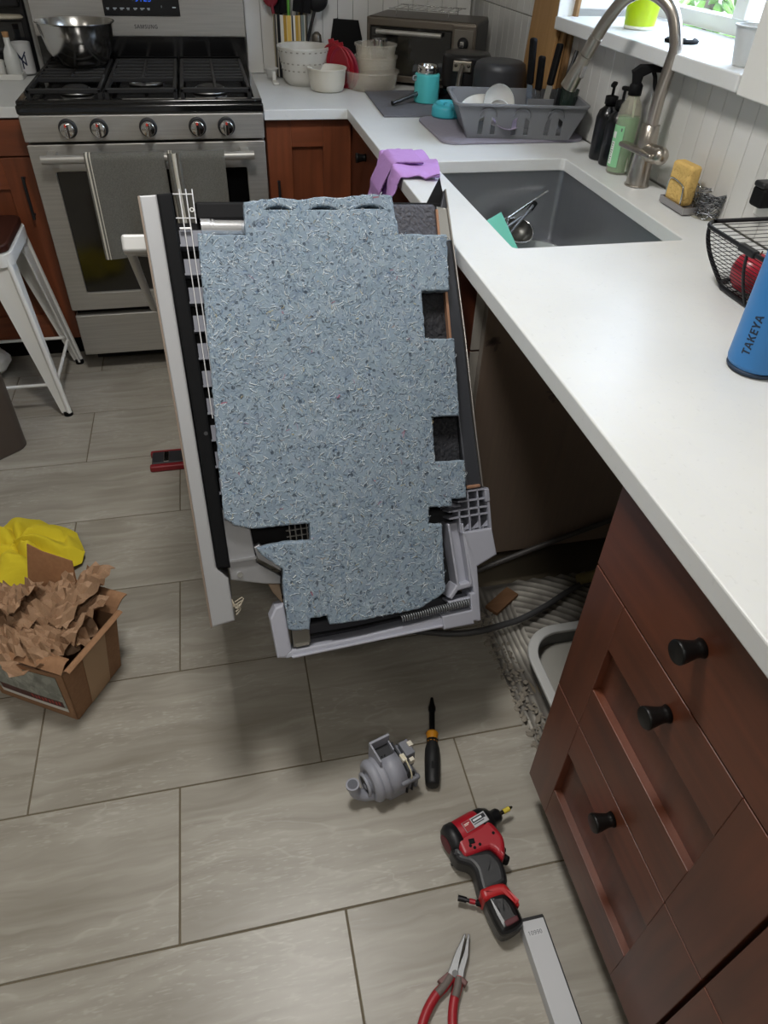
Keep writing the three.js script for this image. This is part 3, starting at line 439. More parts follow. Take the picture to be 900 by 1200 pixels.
  // springs and rod
  const sp = []; for (let i = 0; i <= 30 * 10; i++) { const a = i / 10 * 2 * PI, t = i / 300; sp.push([lerp(0.384, 0.534, t), lerp(0.0375, 0.043, t) + 0.0066 * Math.cos(a), 0.002 + 0.0066 * Math.sin(a)]); }
  const spring = dp('door_spring', tube(sp, 0.0017, 620, 5), M(0x8d9093, 0.4, 0.6), dw, 'steel coil spring');
  dp('spring_hook', [tube([[0.534, 0.043, -0.008], [0.54, 0.047, -0.004], [0.546, 0.043, -0.003], [0.545, 0.033, -0.004], [0.54, 0.03, -0.005]], 0.0018, 20, 6), rod([0.535, 0.043, -0.008], [0.541, 0.043, -0.008], 0.006, 12)], steelDark, spring);
  dp('spring_cable', tube([[0.2, 0.036, -0.014], [0.29, 0.0345, -0.012], [0.384, 0.0375, -0.009]], 0.0024, 20, 6), blackRubber, spring);
  dp('pivot_block', [slab([[0.166, 0.02], [0.2, 0.024], [0.2, 0.052], [0.166, 0.055]], -0.04, -0.006, 0.002), B(0.17, 0.196, 0.022, 0.027, -0.03, 0.0)], M(0x77746c, 0.6), base);
  dp('leveling_foot', [rod([0.215, 0.03, -0.57], [0.215, -0.012, -0.57], 0.012, 16), rod([0.215, -0.012, -0.57], [0.215, -0.018, -0.57], 0.02, 16)], blackMatte, base);
}

// ---------- things on the floor ----------
{ // circulation pump pulled out of the dishwasher
  const t = thing('dishwasher_pump', 'grey plastic dishwasher pump with a curved spout lying on the floor tiles', 'pump', [-0.258, 0, 1.935], 0.3); t.scale.setScalar(0.85);
  const g = greyPlastic, gl = M(0x9b9da6, 0.45), dk = M(0x25262a, 0.6);
  // axis along local x, spout to -x
  const ax = (geo) => geo.rotateZ(-PI / 2); const cy = 0.055;
  obj('volute', [ax(lathe([[0, -0.062], [0.022, -0.062], [0.022, -0.058], [0.03, -0.05], [0.043, -0.047], [0.05, -0.04], [0.052, -0.028], [0.055, -0.026], [0.055, -0.018], [0.05, -0.016], [0, -0.016]], 40)).translate(0, cy, 0), new THREE.TorusGeometry(0.04, 0.014, 14, 40).rotateY(PI / 2).translate(-0.042, cy, 0)], g, t);
  obj('inlet_ring', [new THREE.TorusGeometry(0.0265, 0.0045, 10, 32).rotateY(PI / 2).translate(-0.064, cy, 0)], gl, t); obj('inlet_throat', ax(lathe([[0, 0], [0.0245, 0], [0.0245, 0.002], [0, 0.002]], 32)).translate(-0.066, cy, 0), dk, t, 'dark inlet opening'); obj('inlet_hub', ax(lathe([[0, 0], [0.006, 0], [0.011, 0.004], [0, 0.004]], 24)).translate(-0.069, cy, 0.004), gl, t); obj('spout_bore', rod([-0.0975, cy + 0.0255, -0.0035], [-0.0976, cy + 0.0268, -0.0036], 0.0125, 20), M(0x5c5e66, 0.6), t);
  obj('spout', [tube([[-0.042, cy - 0.03, 0.02], [-0.07, cy - 0.027, 0.012], [-0.09, cy - 0.012, 0.003], [-0.096, cy + 0.01, -0.002], [-0.097, cy + 0.02, -0.003]], 0.0145, 40, 16), rod([-0.097, cy + 0.018, -0.003], [-0.0975, cy + 0.026, -0.0035], 0.017, 20)], g, t);
  obj('motor_housing', [ax(lathe([[0, -0.018], [0.051, -0.018], [0.051, 0.03], [0, 0.03]], 40)).translate(0, cy, 0), bx(-0.018, 0.03, 0.004, 0.03, -0.04, 0.045, 0.004)], g, t);
  obj('connector_shroud', [bx(-0.026, -0.021, cy + 0.03, cy + 0.078, -0.05, 0.004, 0.001), bx(0.024, 0.028, cy + 0.03, cy + 0.06, -0.05, -0.02, 0.001), bx(-0.026, 0.03, cy + 0.02, cy + 0.08, -0.056, -0.049, 0.0015), bx(-0.026, 0.03, cy + 0.03, cy + 0.05, 0.0, 0.006, 0.001)], g, t);
  obj('connector_socket', [bx(-0.021, 0.024, cy + 0.02, cy + 0.048, -0.049, 0.0), bx(-0.008, -0.006, cy + 0.046, cy + 0.056, -0.022, -0.02), bx(0.0, 0.002, cy + 0.046, cy + 0.056, -0.022, -0.02)], dk, t, 'black socket');
  obj('rear_cap', [bx(0.03, 0.052, 0.006, cy + 0.04, -0.04, 0.042, 0.005), bx(0.044, 0.07, cy + 0.0, cy + 0.062, -0.03, 0.012, 0.003), bx(0.01, 0.062, cy + 0.008, cy + 0.02, 0.042, 0.056, 0.005), bx(0.056, 0.066, 0.002, cy, -0.036, 0.044, 0.004)], M(0x74767e, 0.5), t);
  obj('heater_plate', [bx(0.031, 0.035, 0.002, cy + 0.055, -0.042, 0.046), bx(0.046, 0.049, 0.002, cy + 0.04, -0.04, 0.046)], dk, t);
  obj('terminal', [bx(0.03, 0.042, cy + 0.05, cy + 0.062, 0.0, 0.02, 0.001), bx(0.048, 0.06, cy + 0.04, cy + 0.056, 0.016, 0.026, 0.001), bx(0.062, 0.074, cy + 0.052, cy + 0.066, -0.02, -0.006, 0.001)], M(0xd9d3c2, 0.5), t, 'cream terminal blocks');
  obj('wire', tube([[0.032, cy + 0.062, 0.0], [0.038, cy + 0.06, 0.018], [0.04, cy + 0.035, 0.045], [0.038, cy + 0.01, 0.05]], 0.002, 24, 6), M(0xe8dfbf, 0.5), t, 'cream wire');
}
{ // screwdriver
  const A = V(-0.108, 0, 1.752), Bp = V(-0.166, 0, 1.968), d = Bp.clone().sub(A), L = d.length(); const t = thing('screwdriver', 'black screwdriver with a yellow collar beside the pump', 'screwdriver', [A.x, 0.0178, A.z], Math.atan2(d.x, d.z));
  const lz = (p, s) => lathe(p, s).rotateX(PI / 2); // along +z
  obj('blade', [lz([[0, 0], [0.003, 0.002], [0.0062, 0.02], [0.0085, 0.028], [0.0085, 0.036], [0.0065, 0.042], [0.0065, 0.1], [0, 0.1]], 20)], M(0x141416, 0.45, 0.6), t);
  obj('collar', lz([[0, 0.093], [0.012, 0.093], [0.0145, 0.098], [0.0115, 0.11], [0.0125, 0.12], [0, 0.12]], 24), M(0xd08a1c, 0.45), t, 'yellow collar');
  obj('handle', [lz([[0, 0.112], [0.0135, 0.113], [0.0125, 0.122], [0.017, 0.138], [0.0178, 0.16], [0.0172, 0.2], [0.0158, 0.218], [0.0125, L], [0, L]], 10)], M(0x131415, 0.55), t);
  obj('logo_plate', bx(-0.0035, 0.0035, 0.0165, 0.0182, 0.175, 0.192, 0.001), M(0x08080a, 0.3), t);
}
{ // impact driver lying on its side
  const t = thing('impact_driver', 'red and black cordless impact driver lying on its side on the floor', 'power tool', [-0.12, 0, 2.13]);
  const fs = (pts, y0, y1, b, k = 4) => { const cv = new THREE.CatmullRomCurve3(pts.map(([x, z]) => V(x, 0, z)), true, 'catmullrom', 0.35); return ext(floorShape(cv.getPoints(pts.length * 5).slice(0, -1).map((p) => [p.x, p.z])), y1 - y0, b, k).rotateX(-PI / 2).translate(0, y0, 0); };
  const w = (pts) => pts.map(([a, b]) => [a + 0.12, b - 2.13]); const od = (n, g, m, l) => obj(n, g, m, t, l);
  const ax0 = V(-0.162 + 0.12, 0.034, 2.096 - 2.13), ax1 = V(-0.07 + 0.12, 0.034, 2.068 - 2.13), dir = ax1.clone().sub(ax0).normalize(); const along = (s) => ax0.clone().addScaledVector(dir, s).toArray();
  const barrel = (prof) => { const g = lathe(prof, 32); g.applyQuaternion(new THREE.Quaternion().setFromUnitVectors(V(0, 1, 0), dir)); return g.translate(...ax0.toArray()); };
  od('motor_housing', [barrel([[0, 0.003], [0.03, 0.003], [0.0325, 0.012], [0.0325, 0.06], [0.0305, 0.07], [0, 0.07]]), fs(w([[-0.164, 2.08], [-0.1, 2.06], [-0.078, 2.086], [-0.066, 2.112], [-0.066, 2.13], [-0.074, 2.152], [-0.082, 2.158], [-0.098, 2.134], [-0.15, 2.14], [-0.158, 2.115]]), 0.009, 0.0625, 0.009)], red, 'red motor housing');
  od('rear_cap', [barrel([[0, -0.013], [0.021, -0.013], [0.0285, -0.009], [0.0335, -0.001], [0.0335, 0.013], [0, 0.013]])], darkPlastic, 'black rubber rear cap'); od('rear_disc', barrel([[0, -0.0148], [0.019, -0.0148], [0.02, -0.0125], [0, -0.0125]]), M(0x6b2b33, 0.6), 'dull red end disc');
  od('gear_case', [barrel([[0, 0.066], [0.0315, 0.066], [0.0305, 0.08], [0.024, 0.093], [0.0145, 0.099], [0.0145, 0.112], [0.0115, 0.117], [0, 0.117]])], M(0x1a1b1d, 0.35, 0.2));
  od('bit', [rod(along(0.115), along(0.132), 0.0042, 8), rod(along(0.142), along(0.15), 0.0042, 6, 0.002)], M(0x3b352c, 0.4, 0.8)); od('bit_sleeve', rod(along(0.127), along(0.142), 0.0052, 8), M(0xd6c24a, 0.4), 'yellow ring on the bit');
  od('grip', [fs(w([[-0.172, 2.118], [-0.166, 2.142], [-0.146, 2.154], [-0.14, 2.168], [-0.138, 2.21], [-0.086, 2.2], [-0.08, 2.166], [-0.086, 2.148], [-0.1, 2.132], [-0.14, 2.128]]), 0.005, 0.058, 0.012)], darkPlastic, 'black rubber grip');
  od('trigger', fs(w([[-0.084, 2.12], [-0.068, 2.122], [-0.062, 2.134], [-0.066, 2.142], [-0.06, 2.15], [-0.066, 2.158], [-0.08, 2.15]]), 0.018, 0.044, 0.006), blackMatte);
  od('battery_collar', fs(w([[-0.1395, 2.202], [-0.114, 2.197], [-0.09, 2.202], [-0.076, 2.238], [-0.082, 2.242], [-0.098, 2.22], [-0.137, 2.222]]), 0.003, 0.0605, 0.009), M(0xb52226, 0.4), 'red collar above the battery');
  od('battery', [fs(w([[-0.136, 2.214], [-0.098, 2.21], [-0.082, 2.232], [-0.078, 2.268], [-0.1, 2.28], [-0.126, 2.278]]), 0.002, 0.058, 0.016)], M(0x111113, 0.32), 'black battery pack'); od('battery_end', fs(w([[-0.115, 2.262], [-0.09, 2.257], [-0.088, 2.266], [-0.112, 2.272]]), 0.03, 0.0587, 0.003), M(0x5a2a30, 0.6), 'dull red battery end');
  od('bit_clip', [rod(w([[-0.131, 2.217]])[0].slice(0, 1).concat([0.02, 2.217 - 2.13]), [-0.146 + 0.12, 0.02, 2.21 - 2.13], 0.006, 12)], blackMatte);
  od('spare_bit', [rod([-0.146 + 0.12, 0.02, 2.21 - 2.13], [-0.172 + 0.12, 0.02, 2.198 - 2.13], 0.0035, 8), rod([-0.163 + 0.12, 0.02, 2.202 - 2.13], [-0.178 + 0.12, 0.02, 2.195 - 2.13], 0.0055, 8)], M(0x2a2a2c, 0.35, 0.7)); od('bit_band', rod([-0.148 + 0.12, 0.02, 2.209 - 2.13], [-0.158 + 0.12, 0.02, 2.2045 - 2.13], 0.0048, 10), red, 'red band');
  const stick = canvasTex(256, 128, (c, w2, h) => { c.fillStyle = '#b9bcc0'; c.fillRect(0, 0, w2, h); c.fillStyle = '#a02a30'; c.fillRect(0, 0, 90, h); c.fillStyle = '#e8e4dc'; c.fillRect(10, 26, 60, 10); c.fillRect(10, 44, 44, 8); c.fillStyle = '#23262b'; c.fillRect(100, 14, 150, 56); c.fillStyle = '#d8dade'; c.fillRect(112, 28, 100, 26); c.fillStyle = '#33363a'; c.fillRect(100, 84, 120, 12); });
  { const g = new THREE.PlaneGeometry(0.052, 0.02).rotateX(-PI / 2).rotateY(0.31).translate(-0.112 + 0.12, 0.0669, 2.081 - 2.13); const s = od('sticker', [bx(-0.027, 0.027, 0.0655, 0.0666, -0.0105, 0.0105).rotateY(0.31).translate(0.008, 0, -0.049)], M(0x8d8f92, 0.4)); obj('sticker_print', g, M(0xffffff, 0.35, 0, { map: stick }), s); }
  for (const [x, z] of [[-0.135, 2.123], [-0.083, 2.108], [-0.116, 2.124], [-0.128, 2.128]]) od('screw', cyl(x + 0.12, 0.05, 0.0635, z - 2.13, 0.003, 0.003, 12), blackMatte); od('belt_clip_slot', bx(-0.016, -0.004, 0.05, 0.064, -0.02, -0.01, 0.001), blackMatte);
}
{ // long nose pliers
  const t = thing('pliers', 'long nose pliers with red handles at the lower edge of the photo', 'pliers', [-0.222, 0.012, 2.318]);
  const fs = (pts, y0, y1, b) => ext(floorShape(pts.map(([a, c]) => [a + 0.222, c - 2.318])), y1 - y0, b, 3).rotateX(-PI / 2).translate(0, y0 - 0.012, 0);
  const met = M(0x8a8b8c, 0.35, 0.85);
  obj('jaw', fs([[-0.184, 2.2555], [-0.1805, 2.2565], [-0.207, 2.3], [-0.2135, 2.314], [-0.228, 2.318], [-0.231, 2.309], [-0.207, 2.279]], 0.006, 0.018, 0.0015), met, t); obj('jaw', fs([[-0.1775, 2.257], [-0.174, 2.258], [-0.187, 2.292], [-0.201, 2.313], [-0.206, 2.323], [-0.217, 2.321], [-0.211, 2.307], [-0.1925, 2.283]], 0.006, 0.018, 0.0015), met, t);
  obj('pivot', cyl(0.003, 0.0062, 0.0075, -0.004, 0.006, 0.006, 20), M(0x5b5b5b, 0.4, 0.8), t);
  const hp = (a) => a.map(([x, z]) => [x + 0.222, 0.0, z - 2.318]);
  const h1 = obj('handle', tube(hp([[-0.226, 2.315], [-0.242, 2.327], [-0.262, 2.338], [-0.285, 2.36], [-0.3, 2.385], [-0.308, 2.42]]), 0.0085, 40, 10), M(0xa3222c, 0.45), t, 'red curved handle'); const h2 = obj('handle', tube(hp([[-0.214, 2.318], [-0.219, 2.332], [-0.232, 2.352], [-0.243, 2.38], [-0.25, 2.42]]), 0.0085, 40, 10), M(0xa3222c, 0.45), t, 'red curved handle');
  obj('grip_inlay', tube(hp([[-0.227, 2.315], [-0.242, 2.3265], [-0.258, 2.3355]]).map(([x, y, z]) => [x, 0.003, z]), 0.0074, 16, 8), M(0x6d6560, 0.6), h1, 'grey inlay'); obj('grip_inlay', tube(hp([[-0.214, 2.32], [-0.2195, 2.3325], [-0.229, 2.347]]).map(([x, y, z]) => [x, 0.003, z]), 0.0074, 16, 8), M(0x6d6560, 0.6), h2, 'grey inlay');
  obj('flare', fs([[-0.231, 2.308], [-0.252, 2.317], [-0.246, 2.326], [-0.226, 2.319]], 0.004, 0.02, 0.003), M(0x7b5a58, 0.6), h1); obj('flare', fs([[-0.209, 2.319], [-0.2, 2.33], [-0.207, 2.336], [-0.217, 2.323]], 0.004, 0.02, 0.003), M(0x7b5a58, 0.6), h2);
}
{ // long white carton
  const t = thing('carton', 'long flat white carton lying beside the drawer fronts', 'box', [-0.055, 0, 2.43]); t.rotation.y = 0.0;
  part(t, 'sleeve', bx(-0.078, -0.034, 0, 0.03, 2.262, 2.63, 0.001), M(0xc6c8cb, 0.6)); part(t, 'end_flap', [bx(-0.0785, -0.0335, 0.0, 0.0315, 2.2575, 2.2625), bx(-0.0342, -0.0325, 0.0, 0.0315, 2.26, 2.62)], M(0x1a1b1d, 0.6), 'black end and side');
  const pr = canvasTex(256, 96, (c, w, h) => { c.fillStyle = '#c9cbce'; c.fillRect(0, 0, w, h); c.fillStyle = '#6e7076'; c.font = 'bold 74px monospace'; c.fillText('10990', 14, 72); });
  part(t, 'stamp', new THREE.PlaneGeometry(0.032, 0.012).rotateX(-PI / 2).translate(-0.058, 0.0304, 2.284), M(0xffffff, 0.6, 0, { map: pr }));
  t.children.forEach((m) => m.position.y += 0.0005);
}
{ // cardboard box with kraft paper
  const c = [[-0.923, 1.641], [-0.839, 1.503], [-1.02, 1.393], [-1.104, 1.531]], H = 0.185, m = [-0.9715, 1.517]; const top = c.map(([x, z]) => [m[0] + (x - m[0]) * 1.17 + 0.004, m[1] + (z - m[1]) * 1.12]);
  const t = thing('cardboard_box', 'open brown cardboard box with a printed label standing on the floor', 'box', [-0.97, 0, 1.517], 0);
  const wall = (i, j, u0 = 0, u1 = 1, h0 = 0.003, h1 = H, out = 0, th = 0.005, wob = 1) => shell((u, v) => { const k = lerp(u0, u1, u), h = lerp(h0, h1, v), f = h / H; const A = [lerp(c[i][0], top[i][0], f), lerp(c[i][1], top[i][1], f)], B2 = [lerp(c[j][0], top[j][0], f), lerp(c[j][1], top[j][1], f)]; const n = 0.006 * wob * Math.sin(k * 3.1) * f; const dx = B2[0] - A[0], dz = B2[1] - A[1], L = Math.hypot(dx, dz); return [lerp(A[0], B2[0], k) - dz / L * (out + n), h, lerp(A[1], B2[1], k) + dx / L * (out + n)]; }, 14, 10, th);
  const cu = (g) => boxUV(g, 1, 2);
  const panels = [[0, 1], [1, 2], [2, 3], [3, 0]].map(([i, j]) => part(t, 'side_panel', cu(wall(i, j)), cardboard));
  part(t, 'bottom', flat(ext(floorShape(c), 0.004, 0), 0.001), cardboard);
  part(t, 'tape', wall(0, 1, 0.3, 0.72, 0.004, H - 0.002, 0.0035, 0.001), M(0xb79674, 0.55), 'lighter tape strip');
  const flap = (a, b, d, up, curl) => cu(shell((u, v) => [lerp(a[0], b[0], u) + d[0] * v, H + up * Math.sin(v * curl) / Math.sin(curl), lerp(a[1], b[1], u) + d[1] * v], 12, 8, 0.004));
  part(t, 'flap', flap(top[1], top[0], [0.02, 0.012], 0.016, 2.2), cardboard); part(t, 'flap', flap(top[0], top[3], [0.014, -0.03], 0.012, 2.2), cardboard); part(t, 'flap', flap(top[2], top[1], [0.03, -0.03], 0.03, 1.7), cardboard);
  const lab = canvasTex(512, 256, (x, w, h) => { x.fillStyle = '#8f938b'; x.fillRect(0, 0, w, h); const r = rng(3); for (let i = 0; i < 60; i++) { x.globalAlpha = 0.25; x.fillStyle = r() < 0.5 ? '#c9ccc4' : '#646a62'; x.beginPath(); x.ellipse(r() * w, r() * h * 0.7, 20 + 50 * r(), 8 + 22 * r(), r() * 3, 0, 7); x.fill(); } x.globalAlpha = 1; x.fillStyle = '#d9d8d2'; x.fillRect(0, h * 0.9, w, h * 0.1); x.fillStyle = '#4a1a17'; x.fillRect(20, h * 0.72, w - 40, h * 0.18); x.fillStyle = '#a8342b'; for (let i = 0; i < 9; i++) x.fillRect(w * 0.5 + i * 25, h * (0.75 + 0.02 * (i % 2)), 14, h * 0.1); });
  part(panels[3], 'label_print', wall(3, 0, 0.1, 0.93, 0.03, H - 0.012, 0.0036, 0.0008), M(0xffffff, 0.5, 0, { map: lab }));
  const paper = thing('packing_paper', 'crumpled brown kraft paper stuffed in the cardboard box', 'paper', [-0.97, 0.1, 1.517]);
  const sheet = (cx, cz, an, L, W, y0, tx, tz, sd, arch = 0.3, n1 = 15, n2 = 11, amp = 0.026) => { const r = rng(sd), J = []; for (let i = 0; i < 400; i++) J.push([(r() - 0.5) * 0.45, (r() - 0.5) * 0.45, r() - 0.5, r() - 0.5]); let g = shell((u, v) => { const i = Math.round(u * n1), j = Math.round(v * n2), q = J[(i + j * (n1 + 1)) % 400]; const x = ((i + q[0]) / n1 - 0.5) * L, z = ((j + q[1]) / n2 - 0.5) * W; const e = ss(0, 0.12, u) * ss(0, 0.12, 1 - u); return [cx + x * Math.cos(an) - z * Math.sin(an), y0 + x * tx + z * tz + amp * q[2] + 0.05 * (fbm(u, v, 3, 3, 2, sd) - 0.5) - arch * (x * x * 4 + z * z * 6) * 0.6, cz + x * Math.sin(an) + z * Math.cos(an)]; }, n1, n2, 0.0012); return toCreasedNormals(g, 0.35); };
  for (const q of [[-0.975, 1.52, -0.55, 0.2, 0.17, 0.185, 0, 0, 401, 0.1], [-0.93, 1.565, -0.5, 0.12, 0.09, 0.215, -0.1, -0.25, 412, 0.5], [-1.035, 1.535, 0.45, 0.14, 0.09, 0.225, -0.1, -0.2, 421, 0.5], [-0.885, 1.475, -0.95, 0.17, 0.09, 0.25, 0.2, 0.5, 431, 0.8], [-0.955, 1.475, -0.2, 0.14, 0.11, 0.24, 0.1, -0.2, 441, 0.6], [-1.045, 1.46, 0.5, 0.15, 0.11, 0.255, 0.3, 0.2, 451, 0.6], [-1.0, 1.555, 0.5, 0.16, 0.07, 0.205, 0.05, -0.2, 461, 0.6, 10, 8], [-0.875, 1.53, -1.0, 0.13, 0.06, 0.225, 0.1, 0.5, 471, 0.8, 10, 7]]) part(paper, 'sheet', sheet(...q), kraft);
  const stiff = thing('cardboard_insert', 'flat brown cardboard piece standing up in the crumpled paper', 'cardboard', [-0.985, 0.15, 1.4]); part(stiff, 'sheet', boxUV(ext(shapeOf([[-0.065, 0], [0.06, 0], [0.05, 0.085], [-0.02, 0.1], [-0.056, 0.115]]), 0.003, 0).rotateX(-0.35).rotateY(-0.35).translate(-0.95, 0.2, 1.415), 1, 2), M(0xf0d8c0, 0.85, 0, { map: kraftTex }));
}
{ // yellow cloth on the floor
  const t = thing('cleaning_cloth', 'bright yellow cleaning cloth dropped behind the cardboard box', 'cloth', [-1.1, 0, 1.07]);
  const P = [[-0.955, 1.1], [-0.965, 1.13], [-1.02, 1.17], [-1.07, 1.22], [-1.17, 1.24], [-1.26, 1.2], [-1.3, 1.08], [-1.25, 0.96], [-1.17, 0.925], [-1.1, 0.93], [-1.05, 0.965], [-0.99, 1.0]]; const n = P.length;
  const edge = (u) => { const f = u * n, i = Math.floor(f) % n, k = f - Math.floor(f), a = P[i], b = P[(i + 1) % n]; return [lerp(a[0], b[0], k), lerp(a[1], b[1], k)]; };
  part(t, 'cloth', shell((u, v) => { const [ex, ez] = edge(u % 1), cx = -1.13, cz = 1.08; const nn = fbm(u, v, 4, 3, 3, 501), fold = Math.abs(Math.sin(u * 2 * PI * 3.5 + 2.5 * nn)); return [cx + (ex - cx) * v, 0.004 + 0.085 * (1 - v * v) * (0.45 + 0.55 * nn) + 0.05 * fold * ss(0, 0.4, v) * (1 - v * 0.7) + 0.01 * nn, cz + (ez - cz) * v]; }, 120, 36, 0.004), yellowCloth);
}
{ // red folding tool under the dishwasher door
  const t = thing('multi_tool', 'small red folded pocket tool on the floor half hidden by the dishwasher door', 'tool', [-0.72, 0, 0.675]);
  part(t, 'handle', [bx(-0.79, -0.655, 0.0, 0.022, 0.625, 0.645, 0.006), bx(-0.79, -0.655, 0.0, 0.022, 0.7, 0.722, 0.006)], M(0x7e1820, 0.4)); part(t, 'body', bx(-0.783, -0.66, 0.003, 0.026, 0.64, 0.706, 0.005), M(0x26262a, 0.5)); part(t, 'clip', bx(-0.745, -0.727, 0.02, 0.028, 0.645, 0.702, 0.002), chrome, 'shiny metal clip');
}
{ // white stool
  const cx = -1.285, cz = 0.12; const t = thing('bar_stool', 'white metal stool with a dark wood seat at the left edge', 'stool', [cx, 0, cz]);
  const T = 0.575, f = 0.2, s = 0.15; part(t, 'seat', boxUV(flat(ext(rrect(cx - s, cx + s, -cz - s, -cz + s, 0.035), 0.025, 0.006, 3), T), 2, 2), M(0x7a6058, 0.5, 0, { map: woodTex }));
  part(t, 'seat_frame', flat(ext((() => { const o = rrect(cx - s - 0.006, cx + s + 0.006, -cz - s - 0.006, -cz + s + 0.006, 0.04); o.holes.push(rrect(cx - s + 0.012, cx + s - 0.012, -cz - s + 0.012, -cz + s - 0.012, 0.03, THREE.Path)); return o; })(), 0.042, 0.003), T - 0.044), whitePaint);
  for (const [i, j] of [[1, 1], [1, -1], [-1, 1], [-1, -1]]) {
    const top = [cx + i * (s - 0.012), T - 0.01, cz + j * (s - 0.012)], bot = [cx + i * f, 0.012, cz + j * f];
    // folded sheet leg: two tapered wings meeting at the corner
    const wing = (dx, dz) => { const w0 = 0.085, w1 = 0.026, th = 0.006; const a = V(...top), b = V(...bot), d = V(-i * dx, 0, -j * dz), nrm = V(-i * dz, 0, -j * dx); const p = [a, a.clone().addScaledVector(d, w0), b.clone().addScaledVector(d, w1), b]; const q = p.map((k) => k.clone().addScaledVector(nrm, th)); const g = new THREE.BufferGeometry(), v = []; const quad = (A, B2, C, D) => { for (const k of [A, B2, C, A, C, D]) v.push(k.x, k.y, k.z); }; quad(p[0], p[1], p[2], p[3]); quad(q[3], q[2], q[1], q[0]); for (let k = 0; k < 4; k++) quad(p[k], q[k], q[(k + 1) % 4], p[(k + 1) % 4]); g.setAttribute('position', new THREE.Float32BufferAttribute(v, 3)); g.computeVertexNormals(); return g; };
    const leg = part(t, 'leg', [wing(1, 0), wing(0, 1), rod(top, bot, 0.009, 12)], whitePaint); part(leg, 'rubber_foot', cyl(bot[0] - i * 0.006, 0, 0.016, bot[2] - j * 0.006, 0.016, 0.015, 16), blackRubber);
  }
  const st = (a, b, y) => rod([cx + a[0] * (f - 0.02), y, cz + a[1] * (f - 0.02)], [cx + b[0] * (f - 0.02), y, cz + b[1] * (f - 0.02)], 0.006, 10);
  part(t, 'stretcher', st([1, 1], [-1, 1], 0.12), whitePaint); part(t, 'stretcher', st([1, -1], [-1, -1], 0.12), whitePaint); part(t, 'stretcher', st([1, 1], [1, -1], 0.12), whitePaint); part(t, 'stretcher', st([-1, 1], [-1, -1], 0.12), whitePaint);
}
{ // brown bin
  const t = thing('waste_bin', 'dark brown bin cut off by the left edge in front of the stool', 'bin', [-1.36, 0, 0.478]); const o = rrect(-0.12, 0.12, -0.12, 0.12, 0.045);
  part(t, 'body', ext(o, 0.42, 0.004).rotateX(-PI / 2).rotateY(0.7).translate(-1.36, 0.001, 0.478), M(0x4a4038, 0.5)); part(t, 'lid', ext(rrect(-0.124, 0.124, -0.124, 0.124, 0.047), 0.03, 0.008).rotateX(-PI / 2).rotateY(0.7).translate(-1.36, 0.421, 0.478), M(0x3d342e, 0.45));
}
{ const t = thing('paper_bag', 'small crumpled white paper bag on the floor behind the stool', 'bag', [-1.4, 0, -0.02]); part(t, 'bag', shell((u, v) => { const a = u * 2 * PI, n = fbm(u, v, 6, 4, 3, 611); const R = 0.075 * Math.sin(PI * (0.08 + 0.9 * v)) * (0.7 + 0.6 * n); return [-1.4 + R * Math.cos(a), 0.002 + 0.12 * (1 - v), -0.02 + R * Math.sin(a)]; }, 40, 20, 0.002), M(0xbdb9b0, 0.8)); }
